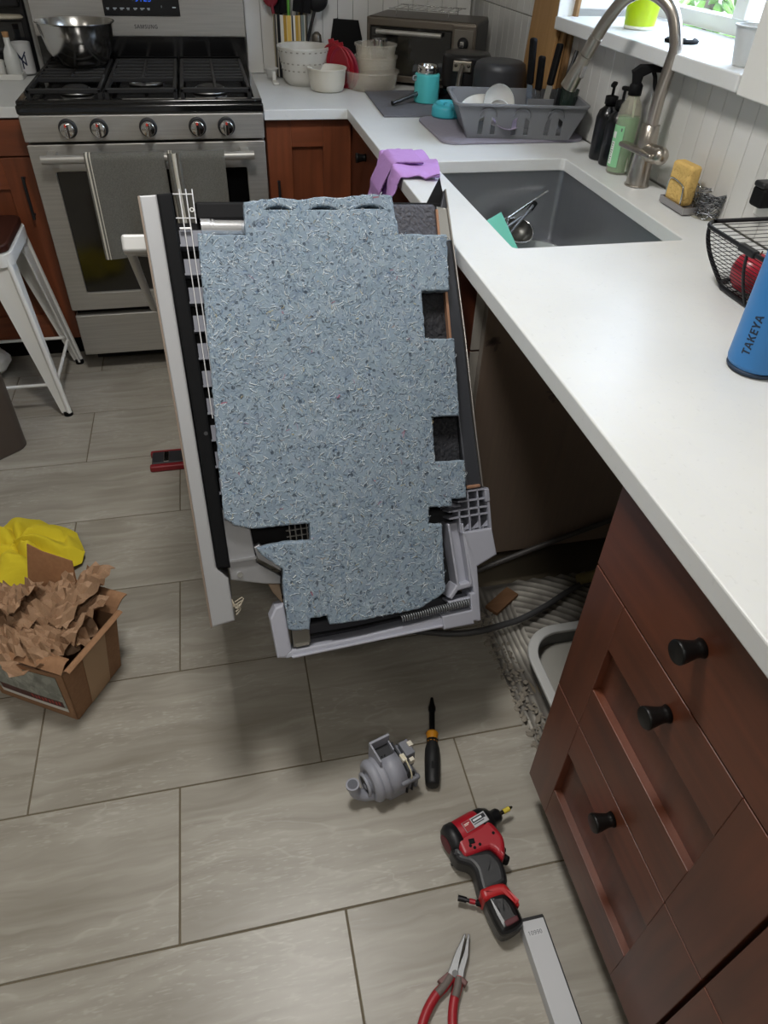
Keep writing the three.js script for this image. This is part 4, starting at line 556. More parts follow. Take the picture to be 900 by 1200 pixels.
// inside the dishwasher gap
{
  const t = thing('drain_pan', 'pale grey plastic tray with a thick rim in the dishwasher gap', 'tray', [0.31, -0.006, 1.86]); const a = rrect(0.15, 0.6, -1.99, -1.62, 0.1), b = rrect(0.175, 0.575, -1.965, -1.645, 0.078, THREE.Path), c2 = rrect(0.155, 0.595, -1.985, -1.625, 0.095);
  a.holes.push(b); part(t, 'rim', flat(ext(a, 0.012, 0.004, 3, 12), 0.04), M(0xc9cac8, 0.4)); const w = rrect(0.165, 0.585, -1.975, -1.635, 0.088); w.holes.push(rrect(0.172, 0.578, -1.968, -1.642, 0.08, THREE.Path)); part(t, 'wall', flat(ext(w, 0.05, 0, 1, 12), -0.005), M(0x6c6e6e, 0.5)); part(t, 'floor', flat(ext(rrect(0.17, 0.58, -1.97, -1.64, 0.082), 0.003, 0, 1, 12), -0.005), M(0xa9a79f, 0.6));
  tag(obj('power_cable', tube([[-0.2, 0.012, 1.5], [-0.1, 0.016, 1.545], [-0.003, 0.02, 1.577], [0.065, 0.024, 1.585], [0.13, 0.024, 1.577], [0.19, 0.02, 1.563], [0.276, 0.015, 1.528], [0.356, 0.013, 1.489], [0.433, 0.013, 1.461], [0.6, 0.02, 1.43]], 0.0085, 90, 8), M(0x4a4a4b, 0.5)), 'grey cable running over the trowelled mortar', 'cable');
  tag(obj('hose', tube([[0.0, 0.055, 1.44], [0.13, 0.09, 1.425], [0.3, 0.145, 1.42], [0.45, 0.195, 1.42], [0.62, 0.25, 1.42]], 0.0075, 50, 10), M(0x4a4745, 0.45)), 'dark drain hose along the bottom of the cabinet side', 'hose');
  tag(obj('wood_shim', boxUV(bx(-0.05, 0.05, 0, 0.012, -0.02, 0.02, 0.002).rotateY(0.6).translate(0.17, -0.008, 1.475), 0, 3), M(0x8a6a52, 0.8, 0, { map: boardTex() })), 'small wood shim lying on the mortar', 'wood');
  const k = thing('pipe_stub', 'yellowish pipe stub at the back of the dishwasher gap', 'pipe', [0.46, 0.0, 1.455]); part(k, 'tube', rod([0.4, 0.024, 1.46], [0.5, 0.028, 1.45], 0.016, 18), M(0x8f8254, 0.6)); part(k, 'nut', rod([0.46, 0.026, 1.454], [0.485, 0.0275, 1.4515], 0.021, 6), M(0x7c7256, 0.5, 0.4));
  const r = rng(808), gs = []; for (let i = 0; i < 260; i++) { const z = 1.5 + 0.42 * r(), x = 0.075 + 0.06 * r() + 0.03 * (z - 1.5); const s = 0.002 + 0.006 * r() * r(); gs.push(new THREE.DodecahedronGeometry(s, 0).scale(1, 0.6, 1 + r()).rotateY(r() * 6).translate(x, x > 0.1 ? -0.006 : 0.001, z)); }
  tag(obj('mortar_crumbs', gs, M(0x8d867a, 0.95)), 'crumbled mortar along the broken tile edge', 'rubble', null, 'stuff');
}
// ---------- on and by the stove ----------
{ // mixing bowl
  const t = thing('mixing_bowl', 'shiny stainless mixing bowl on the back left burner of the stove', 'bowl', [-0.876, 0.9805, -0.4]);
  obj('body', lathe([[0, 0.0], [0.06, 0.0], [0.085, 0.012], [0.108, 0.05], [0.119, 0.1], [0.124, 0.126], [0.13, 0.129], [0.13, 0.132], [0.122, 0.131], [0.115, 0.1], [0.104, 0.052], [0.082, 0.016], [0.058, 0.004], [0, 0.004]], 64), M(0xc8c6c2, 0.2, 1), t);
}
// dish towels over the oven handle
function towel(label, x0, x1, yb, ybk, sd, skew) {
  const t = thing('dish_towel', label, 'towel', [(x0 + x1) / 2, 0.8, 0.1]); const hy = 0.8, hz = 0.095, R = 0.0165; const Lf = hy - yb, La = PI * R, Lb = hy - ybk, tot = Lf + La + Lb;
  const fn = (u, v) => { const s = v * tot; const n = 0.006 * Math.sin(u * 9 + sd) * 1 + 0.004 * (fbm(u, v, 5, 4, 3, sd) - 0.5); let y, z; if (s < Lf) { y = yb + s; z = hz + R + n * (1 - s / Lf) * 1.4 + 0.012 * (1 - s / Lf); } else if (s < Lf + La) { const a = (s - Lf) / R; y = hy + R * Math.sin(a); z = hz + R * Math.cos(a); } else { y = hy - (s - Lf - La); z = hz - R - 0.012 * (s - Lf - La) / Lb; } const hang = s < Lf ? 1 - s / Lf : 0; return [lerp(x0, x1, u) + skew * hang * (1 - u * 0.4), y, z]; };
  const uv = (g) => { const a = g.attributes.uv; for (let i = 0; i < a.count; i++) a.setXY(i, a.getX(i) * 2.2, a.getY(i) * 5); return g; };
  part(t, 'cloth', uv(shell(fn, 40, 70, 0.0045)), towelMat);
  part(t, 'stripe', shell((u, v) => { const p = fn(0.022 + 0.02 * u, v); const s = v * tot; const off = s < Lf ? [0, 0, 0.0032] : s < Lf + La ? [0, 0.0032 * Math.sin((s - Lf) / R), 0.0032 * Math.cos((s - Lf) / R)] : [0, 0, -0.0032]; return [p[0] + off[0], p[1] + off[1], p[2] + off[2]]; }, 2, 70, 0.0012), stripeMat, 'pale edge stripe');
  part(t, 'stripe', shell((u, v) => { const p = fn(0.066 + 0.012 * u, v); const s = v * tot; const off = s < Lf ? [0, 0, 0.0032] : s < Lf + La ? [0, 0.0032 * Math.sin((s - Lf) / R), 0.0032 * Math.cos((s - Lf) / R)] : [0, 0, -0.0032]; return [p[0] + off[0], p[1] + off[1], p[2] + off[2]]; }, 2, 70, 0.0012), stripeMat, 'pale edge stripe');
  return { t, fn };
}
towel('grey woven dish towel hanging at the left of the oven handle', -0.868, -0.622, 0.49, 0.54, 1, 0.0);
const tw2 = towel('grey woven dish towel hanging at the right of the oven handle', -0.612, -0.43, 0.42, 0.5, 4, 0.0);
for (let k = 0; k < 3; k++) part(tw2.t, 'fold', tube([[-0.605 + k * 0.014, 0.815, 0.11], [-0.602 + k * 0.012, 0.74, 0.118], [-0.597 + k * 0.012, 0.6, 0.124], [-0.595 + k * 0.011, 0.47, 0.128]], 0.0075, 24, 8), k === 1 ? stripeMat : towelMat);

// ---------- left counter ----------
{
  const t = thing('serving_tray', 'white rimmed tray on the counter left of the stove', 'tray', [-1.26, 0.9145, -0.61]); const o = rrect(-1.42, -1.115, 0.53, 0.685, 0.015); o.holes.push(rrect(-1.412, -1.123, 0.538, 0.677, 0.01, THREE.Path));
  part(t, 'rim', flat(ext(o, 0.018, 0.002), 0.9145), whitePlastic); part(t, 'base', bx(-1.415, -1.12, 0.9145, 0.9185, -0.68, -0.535), whitePlastic);
  const b = thing('oil_bottle', 'white ceramic bottle with a cork on the white tray', 'bottle', [-1.146, 0.919, -0.58]); obj('body', lathe([[0, 0], [0.024, 0], [0.0265, 0.006], [0.027, 0.05], [0.022, 0.078], [0.011, 0.098], [0.0105, 0.122], [0.0, 0.122]], 36), M(0xcfd2d0, 0.25), b); obj('cork', lathe([[0, 0.118], [0.0095, 0.119], [0.0115, 0.138], [0, 0.139]], 20), M(0xa9825a, 0.85), b);
  const m = thing('mug', 'white mug with dark blue interlocking letters behind the corked bottle', 'mug', [-1.116, 0.919, -0.64]);
  obj('body', lathe([[0, 0], [0.03, 0], [0.034, 0.006], [0.0345, 0.1], [0.032, 0.1], [0.031, 0.012], [0, 0.008]], 40), M(0xd2d3d3, 0.25), m); obj('handle', tube([[-0.034, 0.08, 0], [-0.055, 0.07, 0], [-0.058, 0.045, 0], [-0.034, 0.022, 0]], 0.005, 24, 8), M(0xd2d3d3, 0.25), m);
  const navy = M(0x1c2745, 0.4); const bar = (a, b2, w) => { const L = Math.hypot(b2[0] - a[0], b2[1] - a[1]); const g = new THREE.PlaneGeometry(w, L, 1, 6).rotateZ(-Math.atan2(b2[0] - a[0], b2[1] - a[1])).translate((a[0] + b2[0]) / 2, (a[1] + b2[1]) / 2, 0); const p = g.attributes.position; for (let i = 0; i < p.count; i++) { const an = p.getX(i) / 0.035; p.setXYZ(i, 0.0352 * Math.sin(an), p.getY(i), 0.0352 * Math.cos(an)); } return g; };
  obj('lettering', [bar([-0.012, 0.03], [-0.012, 0.064], 0.0045), bar([0.012, 0.03], [0.012, 0.064], 0.0045), bar([-0.012, 0.062], [0.012, 0.032], 0.005), bar([-0.016, 0.074], [0, 0.05], 0.0045), bar([0.016, 0.074], [0, 0.05], 0.0045), bar([0, 0.05], [0, 0.02], 0.0045)], navy, m);
  const w = thing('cup', 'small white cup at the left edge on the white tray', 'cup', [-1.205, 0.919, -0.585]); obj('body', lathe([[0, 0], [0.022, 0], [0.026, 0.004], [0.029, 0.05], [0.027, 0.05], [0.024, 0.006], [0, 0.005]], 32), whitePlastic, w);
  const c = thing('coffee_maker', 'black coffee maker with a cream lid in the corner left of the stove', 'coffee maker', [-1.2, 0.9145, -0.705]);
  part(c, 'body', [bx(-1.4, -1.078, 0.9145, 1.34, -0.716, -0.689, 0.01), bx(-1.39, -1.09, 1.12, 1.3, -0.69, -0.66, 0.01)], M(0x101114, 0.3)); part(c, 'glass_front', bx(-1.38, -1.1, 0.94, 1.075, -0.69, -0.686, 0.001), M(0x15171b, 0.08, 0, { clearcoat: 1 })); part(c, 'lid', lathe([[0, 0], [0.07, 0], [0.078, 0.006], [0.07, 0.014], [0, 0.016]], 40).scale(1, 1, 0.35).translate(-1.165, 1.085, -0.675), M(0xb9b2a0, 0.4), 'cream lid');
}

// ---------- back right corner ----------
{ // crock with utensils
  const cx = -0.118, cz = -0.6, R = 0.066; const st = canvasTex(512, 256, (c, w, h) => { c.fillStyle = '#cfc9bb'; c.fillRect(0, 0, w, h); const cols = ['#22242a', '#d9d6cc', '#b08a2e', '#d8b45a', '#20222a', '#7b8a86', '#dcd8cd', '#8a7a4a', '#2a2c30']; let x = 0, r = rng(9), k = 0; while (x < w) { const q = 4 + r() * 16; c.fillStyle = cols[k++ % cols.length]; c.fillRect(x, 0, q, h); x += q + (r() < 0.5 ? 8 : 2); } });
  const t = thing('utensil_crock', 'striped utensil crock right of the stove backguard', 'jar', [cx, 0.9145, cz]); obj('body', lathe([[0, 0], [R - 0.004, 0], [R, 0.004], [R, 0.205], [R - 0.006, 0.205], [R - 0.008, 0.012], [0, 0.01]], 48), M(0xffffff, 0.35, 0, { map: st }), t);
  const ut = (name, label, cat, x, z, lean, mat, head) => { const u = thing(name, label, cat, [cx + x, 0.927, cz + z]); u.rotation.set(lean[0], 0, lean[1]); obj('shaft', rod([0, 0, 0], [0, 0.27, 0], 0.006, 10), mat, u); if (head) obj('head', head, mat, u); };
  ut('spatula', 'black cooking spatula standing in the striped crock', 'utensil', 0.02, 0.01, [0.06, -0.12], blackMatte, bx(-0.035, 0.035, 0.2, 0.32, -0.003, 0.003, 0.002)); ut('spoon', 'red silicone spoon leaning left in the striped crock', 'utensil', -0.03, 0, [0.04, 0.16], M(0x7c1f2b, 0.5), new THREE.SphereGeometry(0.032, 20, 12).scale(1, 1.4, 0.3).translate(0, 0.26, 0)); ut('ladle', 'dark grey ladle leaning right in the striped crock', 'utensil', 0.035, -0.01, [0.03, -0.3], darkPlastic, new THREE.SphereGeometry(0.042, 20, 12).scale(1, 1, 0.55).translate(0, 0.25, 0)); ut('whisk', 'utensil with a thin green handle in the striped crock', 'utensil', -0.005, 0.02, [0.02, 0.0], M(0x5a9a3a, 0.4)); ut('turner', 'black slotted turner at the left in the striped crock', 'utensil', -0.02, -0.02, [-0.02, 0.05], blackMatte, bx(-0.03, 0.03, 0.19, 0.3, -0.003, 0.003, 0.002));
}
{ // pepper mill behind
  const t = thing('pepper_mill', 'small clear pepper mill behind the striped crock', 'mill', [-0.012, 0.9145, -0.62]); obj('body', lathe([[0, 0], [0.02, 0], [0.02, 0.08], [0.016, 0.09], [0.02, 0.1], [0.018, 0.135], [0.008, 0.145], [0, 0.146]], 28), M(0x6d675e, 0.2, 0.4), t);
}
{ // dustpan
  const t = thing('dustpan', 'black plastic dustpan standing against the back wall behind the red lids', 'dustpan', [0.1, 0.9145, -0.66]); t.rotation.x = -0.06; obj('pan', [ext(shapeOf([[-0.06, 0], [0.07, 0], [0.075, 0.12], [0.06, 0.18], [-0.04, 0.185], [-0.055, 0.1]]), 0.03, 0.006)], blackMatte, t); obj('handle', ext(shapeOf([[-0.035, 0.17], [0.0, 0.18], [-0.03, 0.32], [-0.07, 0.31]]), 0.02, 0.006), blackMatte, t);
}
{ // colander
  const t = thing('colander', 'white slotted plastic colander behind the small white bowl', 'colander', [-0.09, 0.9145, -0.43]); const p = [[0, 0], [0.06, 0], [0.072, 0.012]]; for (let k = 0; k < 5; k++) p.push([0.076 + k * 0.004, 0.02 + k * 0.02], [0.079 + k * 0.004, 0.03 + k * 0.02]); p.push([0.098, 0.12], [0.098, 0.126], [0.092, 0.124], [0.07, 0.016], [0, 0.006]);
  obj('body', lathe(p, 48), M(0xdedcd4, 0.4, 0, { transmission: 0.25, thickness: 0 }), t); const g = []; for (let k = 0; k < 26; k++) for (const y of [0.112, 0.075, 0.052]) { const a = k / 26 * 2 * PI; g.push(new THREE.BoxGeometry(0.008, 0.004, 0.003).rotateY(-a + PI / 2).translate((0.0955 - (0.112 - y) * 0.2) * Math.cos(a), y, (0.0955 - (0.112 - y) * 0.2) * Math.sin(a))); } obj('slots', g, M(0x9a978e, 0.8), t);
  const b = thing('plastic_bowl', 'small white plastic bowl nearest the stove side of the counter', 'bowl', [-0.022, 0.9145, -0.305]); obj('body', lathe([[0, 0], [0.05, 0], [0.06, 0.006], [0.066, 0.03], [0.069, 0.068], [0.073, 0.07], [0.073, 0.076], [0.066, 0.075], [0.062, 0.03], [0.05, 0.008], [0, 0.006]], 48), M(0xdcd7c9, 0.4, 0, { transmission: 0.2, thickness: 0 }), b);
}
{ // scoop
  const t = thing('measuring_scoop', 'white measuring scoop lying right beside the stove', 'scoop', [-0.2, 0.9145, -0.47]); obj('cup', lathe([[0, 0.012], [0.016, 0.012], [0.026, 0.04], [0.029, 0.042], [0.024, 0.04], [0, 0.016]], 28).translate(-0.008, 0, -0.03), M(0xc9c9c6, 0.3), t); obj('handle', [bx(-0.012, 0.012, 0.0, 0.008, 0.0, 0.06, 0.004), bx(-0.008, 0.006, 0.006, 0.036, -0.016, 0.004, 0.003)], whitePlastic, t);
}
{ // clear tubs
  const tub = (label, x, z, y, r0, r1, h, group) => { const t = thing('plastic_tub', label, 'container', [x, y, z]); obj('body', lathe([[0, 0], [r0 - 0.008, 0], [r0, 0.006], [r1, h - 0.006], [r1 + 0.004, h - 0.006], [r1 + 0.004, h], [r1 - 0.002, h], [r0 - 0.003, 0.008], [0, 0.004]], 48), M(0xf8f5ee, 0.25, 0, { transmission: 0.8, thickness: 0, ior: 1.2 }), t); return t; };
  tub('wide clear plastic tub under the stack of tubs by the red lids', 0.152, -0.335, 0.9145, 0.09, 0.1, 0.062); tub('clear plastic tub in the middle of the stack by the red lids', 0.168, -0.34, 0.921, 0.07, 0.077, 0.1); tub('topmost clear plastic tub of the stack by the red lids', 0.168, -0.345, 0.973, 0.066, 0.075, 0.085);
  const c = thing('steel_cup', 'shiny steel cup inside the topmost clear tub', 'cup', [0.185, 0.98, -0.36]); obj('body', lathe([[0, 0], [0.028, 0], [0.03, 0.09], [0.027, 0.09], [0.025, 0.005], [0, 0.004]], 32), chrome, c);
  ['tilted furthest left', 'in the middle', 'nearest the clear tubs'].forEach((w, k) => { const t = thing('tub_lid', 'red plastic lid leaning on the clear tubs, ' + w + ' of three', 'lid', [0.025 + k * 0.015, 0.985 - k * 0.004, -0.375 + k * 0.012], 0, 'red lids leaning together'); t.rotation.set(0.1, -0.75, 0.28); const g = lathe([[0, 0], [0.066, 0], [0.072, 0.003], [0.072, 0.009], [0.066, 0.01], [0.06, 0.004], [0, 0.004]], 40).rotateX(PI / 2).scale(0.85, 1, 1); obj('lid', g, M([0x9b1f2c, 0xa8202f, 0x97203a][k], 0.35, 0, { transmission: 0.1 }), t); obj('tab', bx(-0.012, 0.012, 0.066, 0.084, 0.0, 0.006, 0.002), M(0x9b1f2c, 0.35), t); });
}
{ // toaster oven, set diagonally in the corner
  const t = thing('toaster_oven', 'dark countertop toaster oven set diagonally in the corner', 'toaster oven', [0.155, 0.9145, -0.455], 0); const a = -0.52; t.rotation.y = a; const W = 0.42, H = 0.215, D = 0.24, y0 = 0.012;
  const bs = M(0x5f5850, 0.38, 0.85), dk = M(0x232323, 0.4, 0.3); obj('body', [bx(0, W, y0, H, -D, -0.008, 0.014)], dk, t); obj('top_cover', bx(0.004, W - 0.004, H - 0.012, H + 0.002, -D, -0.004, 0.006), bs, t, 'bronze steel top'); obj('front_frame', [bx(0, W, H - 0.028, H - 0.002, -0.014, 0.0, 0.004), bx(0, 0.014, y0, H, -0.014, 0, 0.004), bx(0, W, y0, y0 + 0.022, -0.014, 0, 0.004), bx(W - 0.09, W, y0, H - 0.006, -0.014, 0.002, 0.004)], M(0x7a7268, 0.35, 0.9), t);
  obj('door', bx(0.016, W - 0.092, y0 + 0.024, H - 0.03, -0.016, -0.004, 0.002), M(0x0d0d0e, 0.08, 0, { clearcoat: 1 }), t); obj('handle', [rod([0.045, H - 0.042, 0.022], [W - 0.125, H - 0.042, 0.022], 0.008, 16), bx(0.05, 0.06, H - 0.047, H - 0.037, -0.006, 0.02), bx(W - 0.14, W - 0.13, H - 0.047, H - 0.037, -0.006, 0.02)], steel, t);
  const pan = obj('control_panel', bx(W - 0.08, W - 0.01, y0 + 0.012, H - 0.02, 0.001, 0.004, 0.001), M(0x8f8a82, 0.35, 0.9), t); for (const y of [H - 0.062, H - 0.125]) { const k = obj('knob', lathe([[0, 0], [0.02, 0], [0.02, 0.006], [0.015, 0.008], [0.014, 0.02], [0, 0.021]], 28).rotateX(PI / 2).translate(W - 0.045, y, 0.004), darkPlastic, t); obj('knob_face', bx(W - 0.053, W - 0.037, y - 0.009, y + 0.009, 0.022, 0.028, 0.003), chrome, k); }
  obj('foot', [[0.03, -0.03], [W - 0.03, -0.03], [0.03, -D + 0.03], [W - 0.03, -D + 0.03]].map(([x, z]) => cyl(x, 0, y0 + 0.002, z, 0.012, 0.012, 16)), blackMatte, t);
  const r = thing('wire_rack', 'chrome wire rack lying on top of the toaster oven', 'rack', [0.155, 0.9145 + H + 0.0025, -0.455]); r.rotation.y = a; const w = []; for (let i = 0; i < 9; i++) w.push(rod([0.08 + i * 0.03, 0.022, -0.21], [0.08 + i * 0.03, 0.022, -0.05], 0.0015, 6)); for (const z of [-0.21, -0.05]) w.push(rod([0.07, 0.022, z], [0.33, 0.022, z], 0.002, 6)); obj('grid', w, chrome, r); for (const [x, z] of [[0.1, -0.05], [0.3, -0.05], [0.1, -0.21], [0.3, -0.21]]) obj('leg', rod([x, 0.022, z], [x, 0.0, z], 0.002, 6), chrome, r);
}
{ // pans
  const t = thing('skillet', 'black skillet on the drying mat with a steel handle pointing left', 'pan', [0.44, 0.921, -0.12]); obj('body', lathe([[0, 0], [0.085, 0], [0.096, 0.008], [0.105, 0.04], [0.102, 0.04], [0.092, 0.01], [0, 0.006]], 56), blackGloss, t); obj('handle', [tube([[-0.09, 0.03, 0.035], [-0.14, 0.034, 0.055], [-0.2, 0.026, 0.085], [-0.285, 0.01, 0.13]], 0.0075, 30, 10)], M(0x77787a, 0.28, 0.95), t, 'steel handle');
  const s = thing('saucepan', 'dark saucepan turned upside down on the skillet with a riveted steel handle', 'pan', [0.455, 0.962, -0.13]); obj('body', lathe([[0.084, 0], [0.088, 0], [0.086, 0.085], [0.078, 0.098], [0, 0.1], [0, 0.096], [0.076, 0.094], [0.083, 0.08], [0.084, 0]], 56), M(0x2b2a2b, 0.35, 0.4), s);
  const dirx = -0.46, dirz = 0.888; const P = (o, y, q = 0) => [dirx * o - dirz * q, y, dirz * o + dirx * q]; const h = obj('handle', [tube([P(0.095, 0.066), P(0.112, 0.056), P(0.135, 0.03), P(0.168, -0.012)], 0.0085, 24, 10)], M(0x8c8882, 0.28, 0.95), s, 'steel handle'); obj('bracket', bx(-0.033, 0.033, 0.05, 0.084, -0.004, 0.006, 0.004).rotateY(Math.atan2(dirx, dirz)).translate(dirx * 0.088, 0, dirz * 0.088), M(0xa29a8c, 0.3, 0.95), s, 'steel bracket'); for (const q of [-0.022, 0, 0.022]) obj('rivet', new THREE.SphereGeometry(0.006, 12, 8).translate(...P(0.0935, 0.07, q)), M(0x5a554e, 0.35, 0.9), h);
  const b = thing('stockpot', 'large dark grey pot turned upside down behind the dish rack', 'pot', [0.508, 0.9145, 0.07]); obj('body', lathe([[0.084, 0], [0.089, 0], [0.087, 0.125], [0.082, 0.143], [0.07, 0.15], [0, 0.152], [0, 0.147], [0.068, 0.145], [0.082, 0.125], [0.084, 0]], 56), M(0x3b3c40, 0.45, 0.2), b); obj('handle', tube([[-0.084, 0.03, 0.02], [-0.1, 0.03, 0.018], [-0.1, 0.03, -0.018], [-0.084, 0.03, -0.02]], 0.004, 20, 8), steelDark, b);
}
// drying mats
tag(obj('drying_mat', boxUV(flat(ext(floorShape([[0.113, -0.27], [0.098, 0.137], [0.38, 0.152], [0.4, -0.27]]), 0.006, 0.002), 0.9145), 1, 4), fabricGrey), 'dark grey felt drying mat under the teal flask', 'mat');
tag(obj('drying_mat', boxUV(flat(ext(rrect(0.2, 0.655, -0.498, -0.165, 0.045), 0.009, 0.003, 3), 0.9145), 1, 4), M(0x8e8b98, 0.95, 0, { bumpMap: feltBump, bumpScale: 0.002 })), 'light grey cushioned drying mat under the dish rack', 'mat');
{ // flask and its lid
  const t = thing('food_flask', 'teal food flask with a bare steel neck on the dark mat', 'flask', [0.293, 0.921, -0.06]); obj('body', lathe([[0, 0], [0.04, 0], [0.0435, 0.004], [0.0435, 0.083], [0.041, 0.087], [0, 0.087]], 48), teal, t); obj('neck', lathe([[0.033, 0.085], [0.036, 0.087], [0.036, 0.096], [0.034, 0.1], [0.036, 0.103], [0.034, 0.112], [0.031, 0.112], [0.03, 0.09], [0, 0.06]], 40), chrome, t); obj('clip', new THREE.TorusGeometry(0.007, 0.003, 8, 20).translate(-0.047, 0.075, 0.01), M(0x8a8f94, 0.4, 0.4), t);
  const l = thing('flask_lid', 'teal screw lid lying beside the grey dish rack', 'lid', [0.298, 0.9245, 0.178]); l.scale.setScalar(1.15); obj('cap', lathe([[0, 0.0], [0.04, 0], [0.042, 0.004], [0.042, 0.022], [0.037, 0.03], [0, 0.032]], 48), M(0x45b3c2, 0.4), l); obj('grip', [new THREE.TorusGeometry(0.027, 0.006, 10, 28, PI * 1.3).rotateX(-PI / 2).translate(0, 0.031, 0), bx(0.006, 0.026, 0.004, 0.024, 0.032, 0.045, 0.004)], M(0x45b3c2, 0.4), l);
}
{ // dish rack
  const t = thing('dish_rack', 'grey plastic dish rack with arched slots on the light mat', 'dish rack', [0.452, 0.924, 0.385]); t.rotation.y = -0.17; const y1 = 0.092, g = M(0x74767a, 0.45);
  const W0 = 0.155, D0 = 0.1, W1 = 0.193, D1 = 0.122; // bottom and rim half sizes
  const side = (ax, s) => { const hw0 = ax ? D0 : W0, hw1 = ax ? D1 : W1, d0 = ax ? W0 : D0, d1 = ax ? W1 : D1; const L = Math.hypot(y1, d1 - d0); const o = shapeOf([[-hw0, 0], [hw0, 0], [hw1, L], [-hw1, L]]); if (!ax) for (const c of [-0.1, 0, 0.1]) for (const [q0, q1] of [[-0.026, -0.012], [0.012, 0.026]]) { const p = new THREE.Path(); p.moveTo(c + q0, 0.012); p.lineTo(c + q1, 0.012); p.lineTo(c + q1 * 0.97, 0.052 + (Math.abs(q1) < 0.02 ? 0.01 : 0)); p.lineTo(c + q0 * 0.97, 0.052 + (Math.abs(q0) < 0.02 ? 0.01 : 0)); p.closePath(); o.holes.push(p); } let e = ext(o, 0.004, 0.0008, 1).translate(0, 0, -0.004); e.rotateX(Math.atan2(d1 - d0, y1)); e.translate(0, 0, d0); if (ax) e.rotateY(s * PI / 2); else if (s < 0) e.rotateY(PI); return e; };
  obj('wall', [side(0, 1)], g, t); obj('wall', [side(0, -1)], g, t); obj('wall', [side(1, 1)], g, t); obj('wall', [side(1, -1)], g, t); obj('base', bx(-W0, W0, 0, 0.004, -D0, D0), g, t);
  const rim = rrect(-W1 - 0.008, W1 + 0.008, -D1 - 0.008, D1 + 0.008, 0.03); rim.holes.push(rrect(-W1 + 0.004, W1 - 0.004, -D1 + 0.004, D1 - 0.004, 0.022, THREE.Path)); obj('rim', flat(ext(rim, 0.007, 0.002), y1 - 0.004), g, t); obj('divider', [bx(0.04, 0.185, 0.004, y1 - 0.006, -0.02, -0.016, 0.001)], g, t);
  for (const c of [-0.1, 0, 0.1]) obj('arch', new THREE.TorusGeometry(0.024, 0.0025, 8, 20, PI).rotateX(0.22).translate(c, 0.062, D0 + 0.0165), M(0x6a6c70, 0.45), t);
  // washed things standing in it
  const put = (n, label, cat, geos, m, x, y, z, rx, ry, rz, parts = []) => { const o = thing(n, label, cat, [x, y, z]); o.rotation.set(rx, ry, rz); obj('body', geos, m, o); for (const [pn, pg, pm] of parts) obj(pn, pg, pm, o); };
  const disc = (r, d) => lathe([[0, 0], [r * 0.7, 0], [r, d], [r - 0.003, d], [r * 0.68, 0.003], [0, 0.003]], 40).rotateX(PI / 2);
  put('clear_cover', 'large clear round lid standing in the dish rack', 'lid', disc(0.052, 0.02), frost, 0.385, 1.0, 0.395, -0.25, 0.1, 0); put('clear_cover', 'smaller clear round lid in front of the large one in the dish rack', 'lid', disc(0.036, 0.02), frost, 0.375, 0.983, 0.44, -0.3, -0.1, 0); put('plastic_bowl', 'clear bowl lying at the left in the dish rack', 'bowl', lathe([[0, 0], [0.04, 0], [0.052, 0.03], [0.049, 0.03], [0.038, 0.004], [0, 0.003]], 40), frost, 0.345, 0.968, 0.36, 0.3, 0, 0.25); put('clear_cover', 'clear lid with a lilac rim lying low in the dish rack', 'lid', disc(0.045, 0.012), M(0xb3a4bd, 0.4, 0, { transmission: 0.3 }), 0.4, 0.966, 0.455, -1.0, 0, 0);
  const knife = (label, x, y, z, rx, rz, hl, bl) => put('kitchen_knife', label, 'knife', [bx(-0.008, 0.008, 0, hl, -0.011, 0.011, 0.006)], blackMatte, x, y, z, rx, 0.4, rz, [['blade', ext(shapeOf([[-0.012, 0], [0.012, 0], [0.013, -bl * 0.6], [-0.004, -bl], [-0.012, -bl]]), 0.0025, 0.0005).rotateY(PI / 2), chrome]]);
  knife('black handled knife standing tallest in the dish rack', 0.5, 1.045, 0.36, 0.02, 0.1, 0.12, 0.1); knife('short black handled knife beside the tallest knife', 0.528, 1.03, 0.365, 0.0, 0.04, 0.09, 0.09); knife('black handled knife leaning right against the cutting boards', 0.57, 1.04, 0.35, -0.05, -0.2, 0.11, 0.1);
  put('tongs', 'bent black kitchen utensil under the faucet head in the dish rack', 'utensil', [bx(-0.018, 0.018, 0, 0.06, -0.004, 0.004, 0.003), rod([0, 0.05, 0], [0.02, 0.16, 0], 0.006)], darkPlastic, 0.585, 0.98, 0.4, -0.1, 0.2, -0.15); put('glass', 'dark green glass standing at the right end of the dish rack', 'glass', lathe([[0, 0], [0.022, 0], [0.028, 0.08], [0.026, 0.08], [0.02, 0.004], [0, 0.003]], 32), M(0x33433c, 0.1, 0, { transmission: 0.5 }), 0.6, 0.965, 0.42, -0.2, 0, -0.2);
}
// cutting boards leaning on the right wall
[['front', 0xb8966a, 0.30, 0.22], ['middle', 0xc2a075, 0.34, 0.235], ['rear', 0x9c7f5c, 0.36, 0.25]].forEach(([w, c, h, d], k) => {
  const t = thing('cutting_board', w + ' one of three bamboo cutting boards leaning on the wall behind the dish rack', 'cutting board', [0.604 + k * 0.016, 0.9146, 0.12 + k * 0.012]); t.rotation.z = -0.055; obj('board', boxUV(bx(0, 0.013, 0, h + 0.08, -d / 2, d / 2, 0.004), 1, 2), M(c, 0.6, 0, { map: boardTex() }), t);
});
function boardTex() { return boardTex.t ??= dataTex(256, 512, (u, v) => { const g = fbm(u, v, 40, 3, 3, 711), s = Math.floor(u * 9); return mix3([205, 190, 165], [255, 246, 230], 0.6 * g + 0.4 * hash(s, 1, 3)); }); }

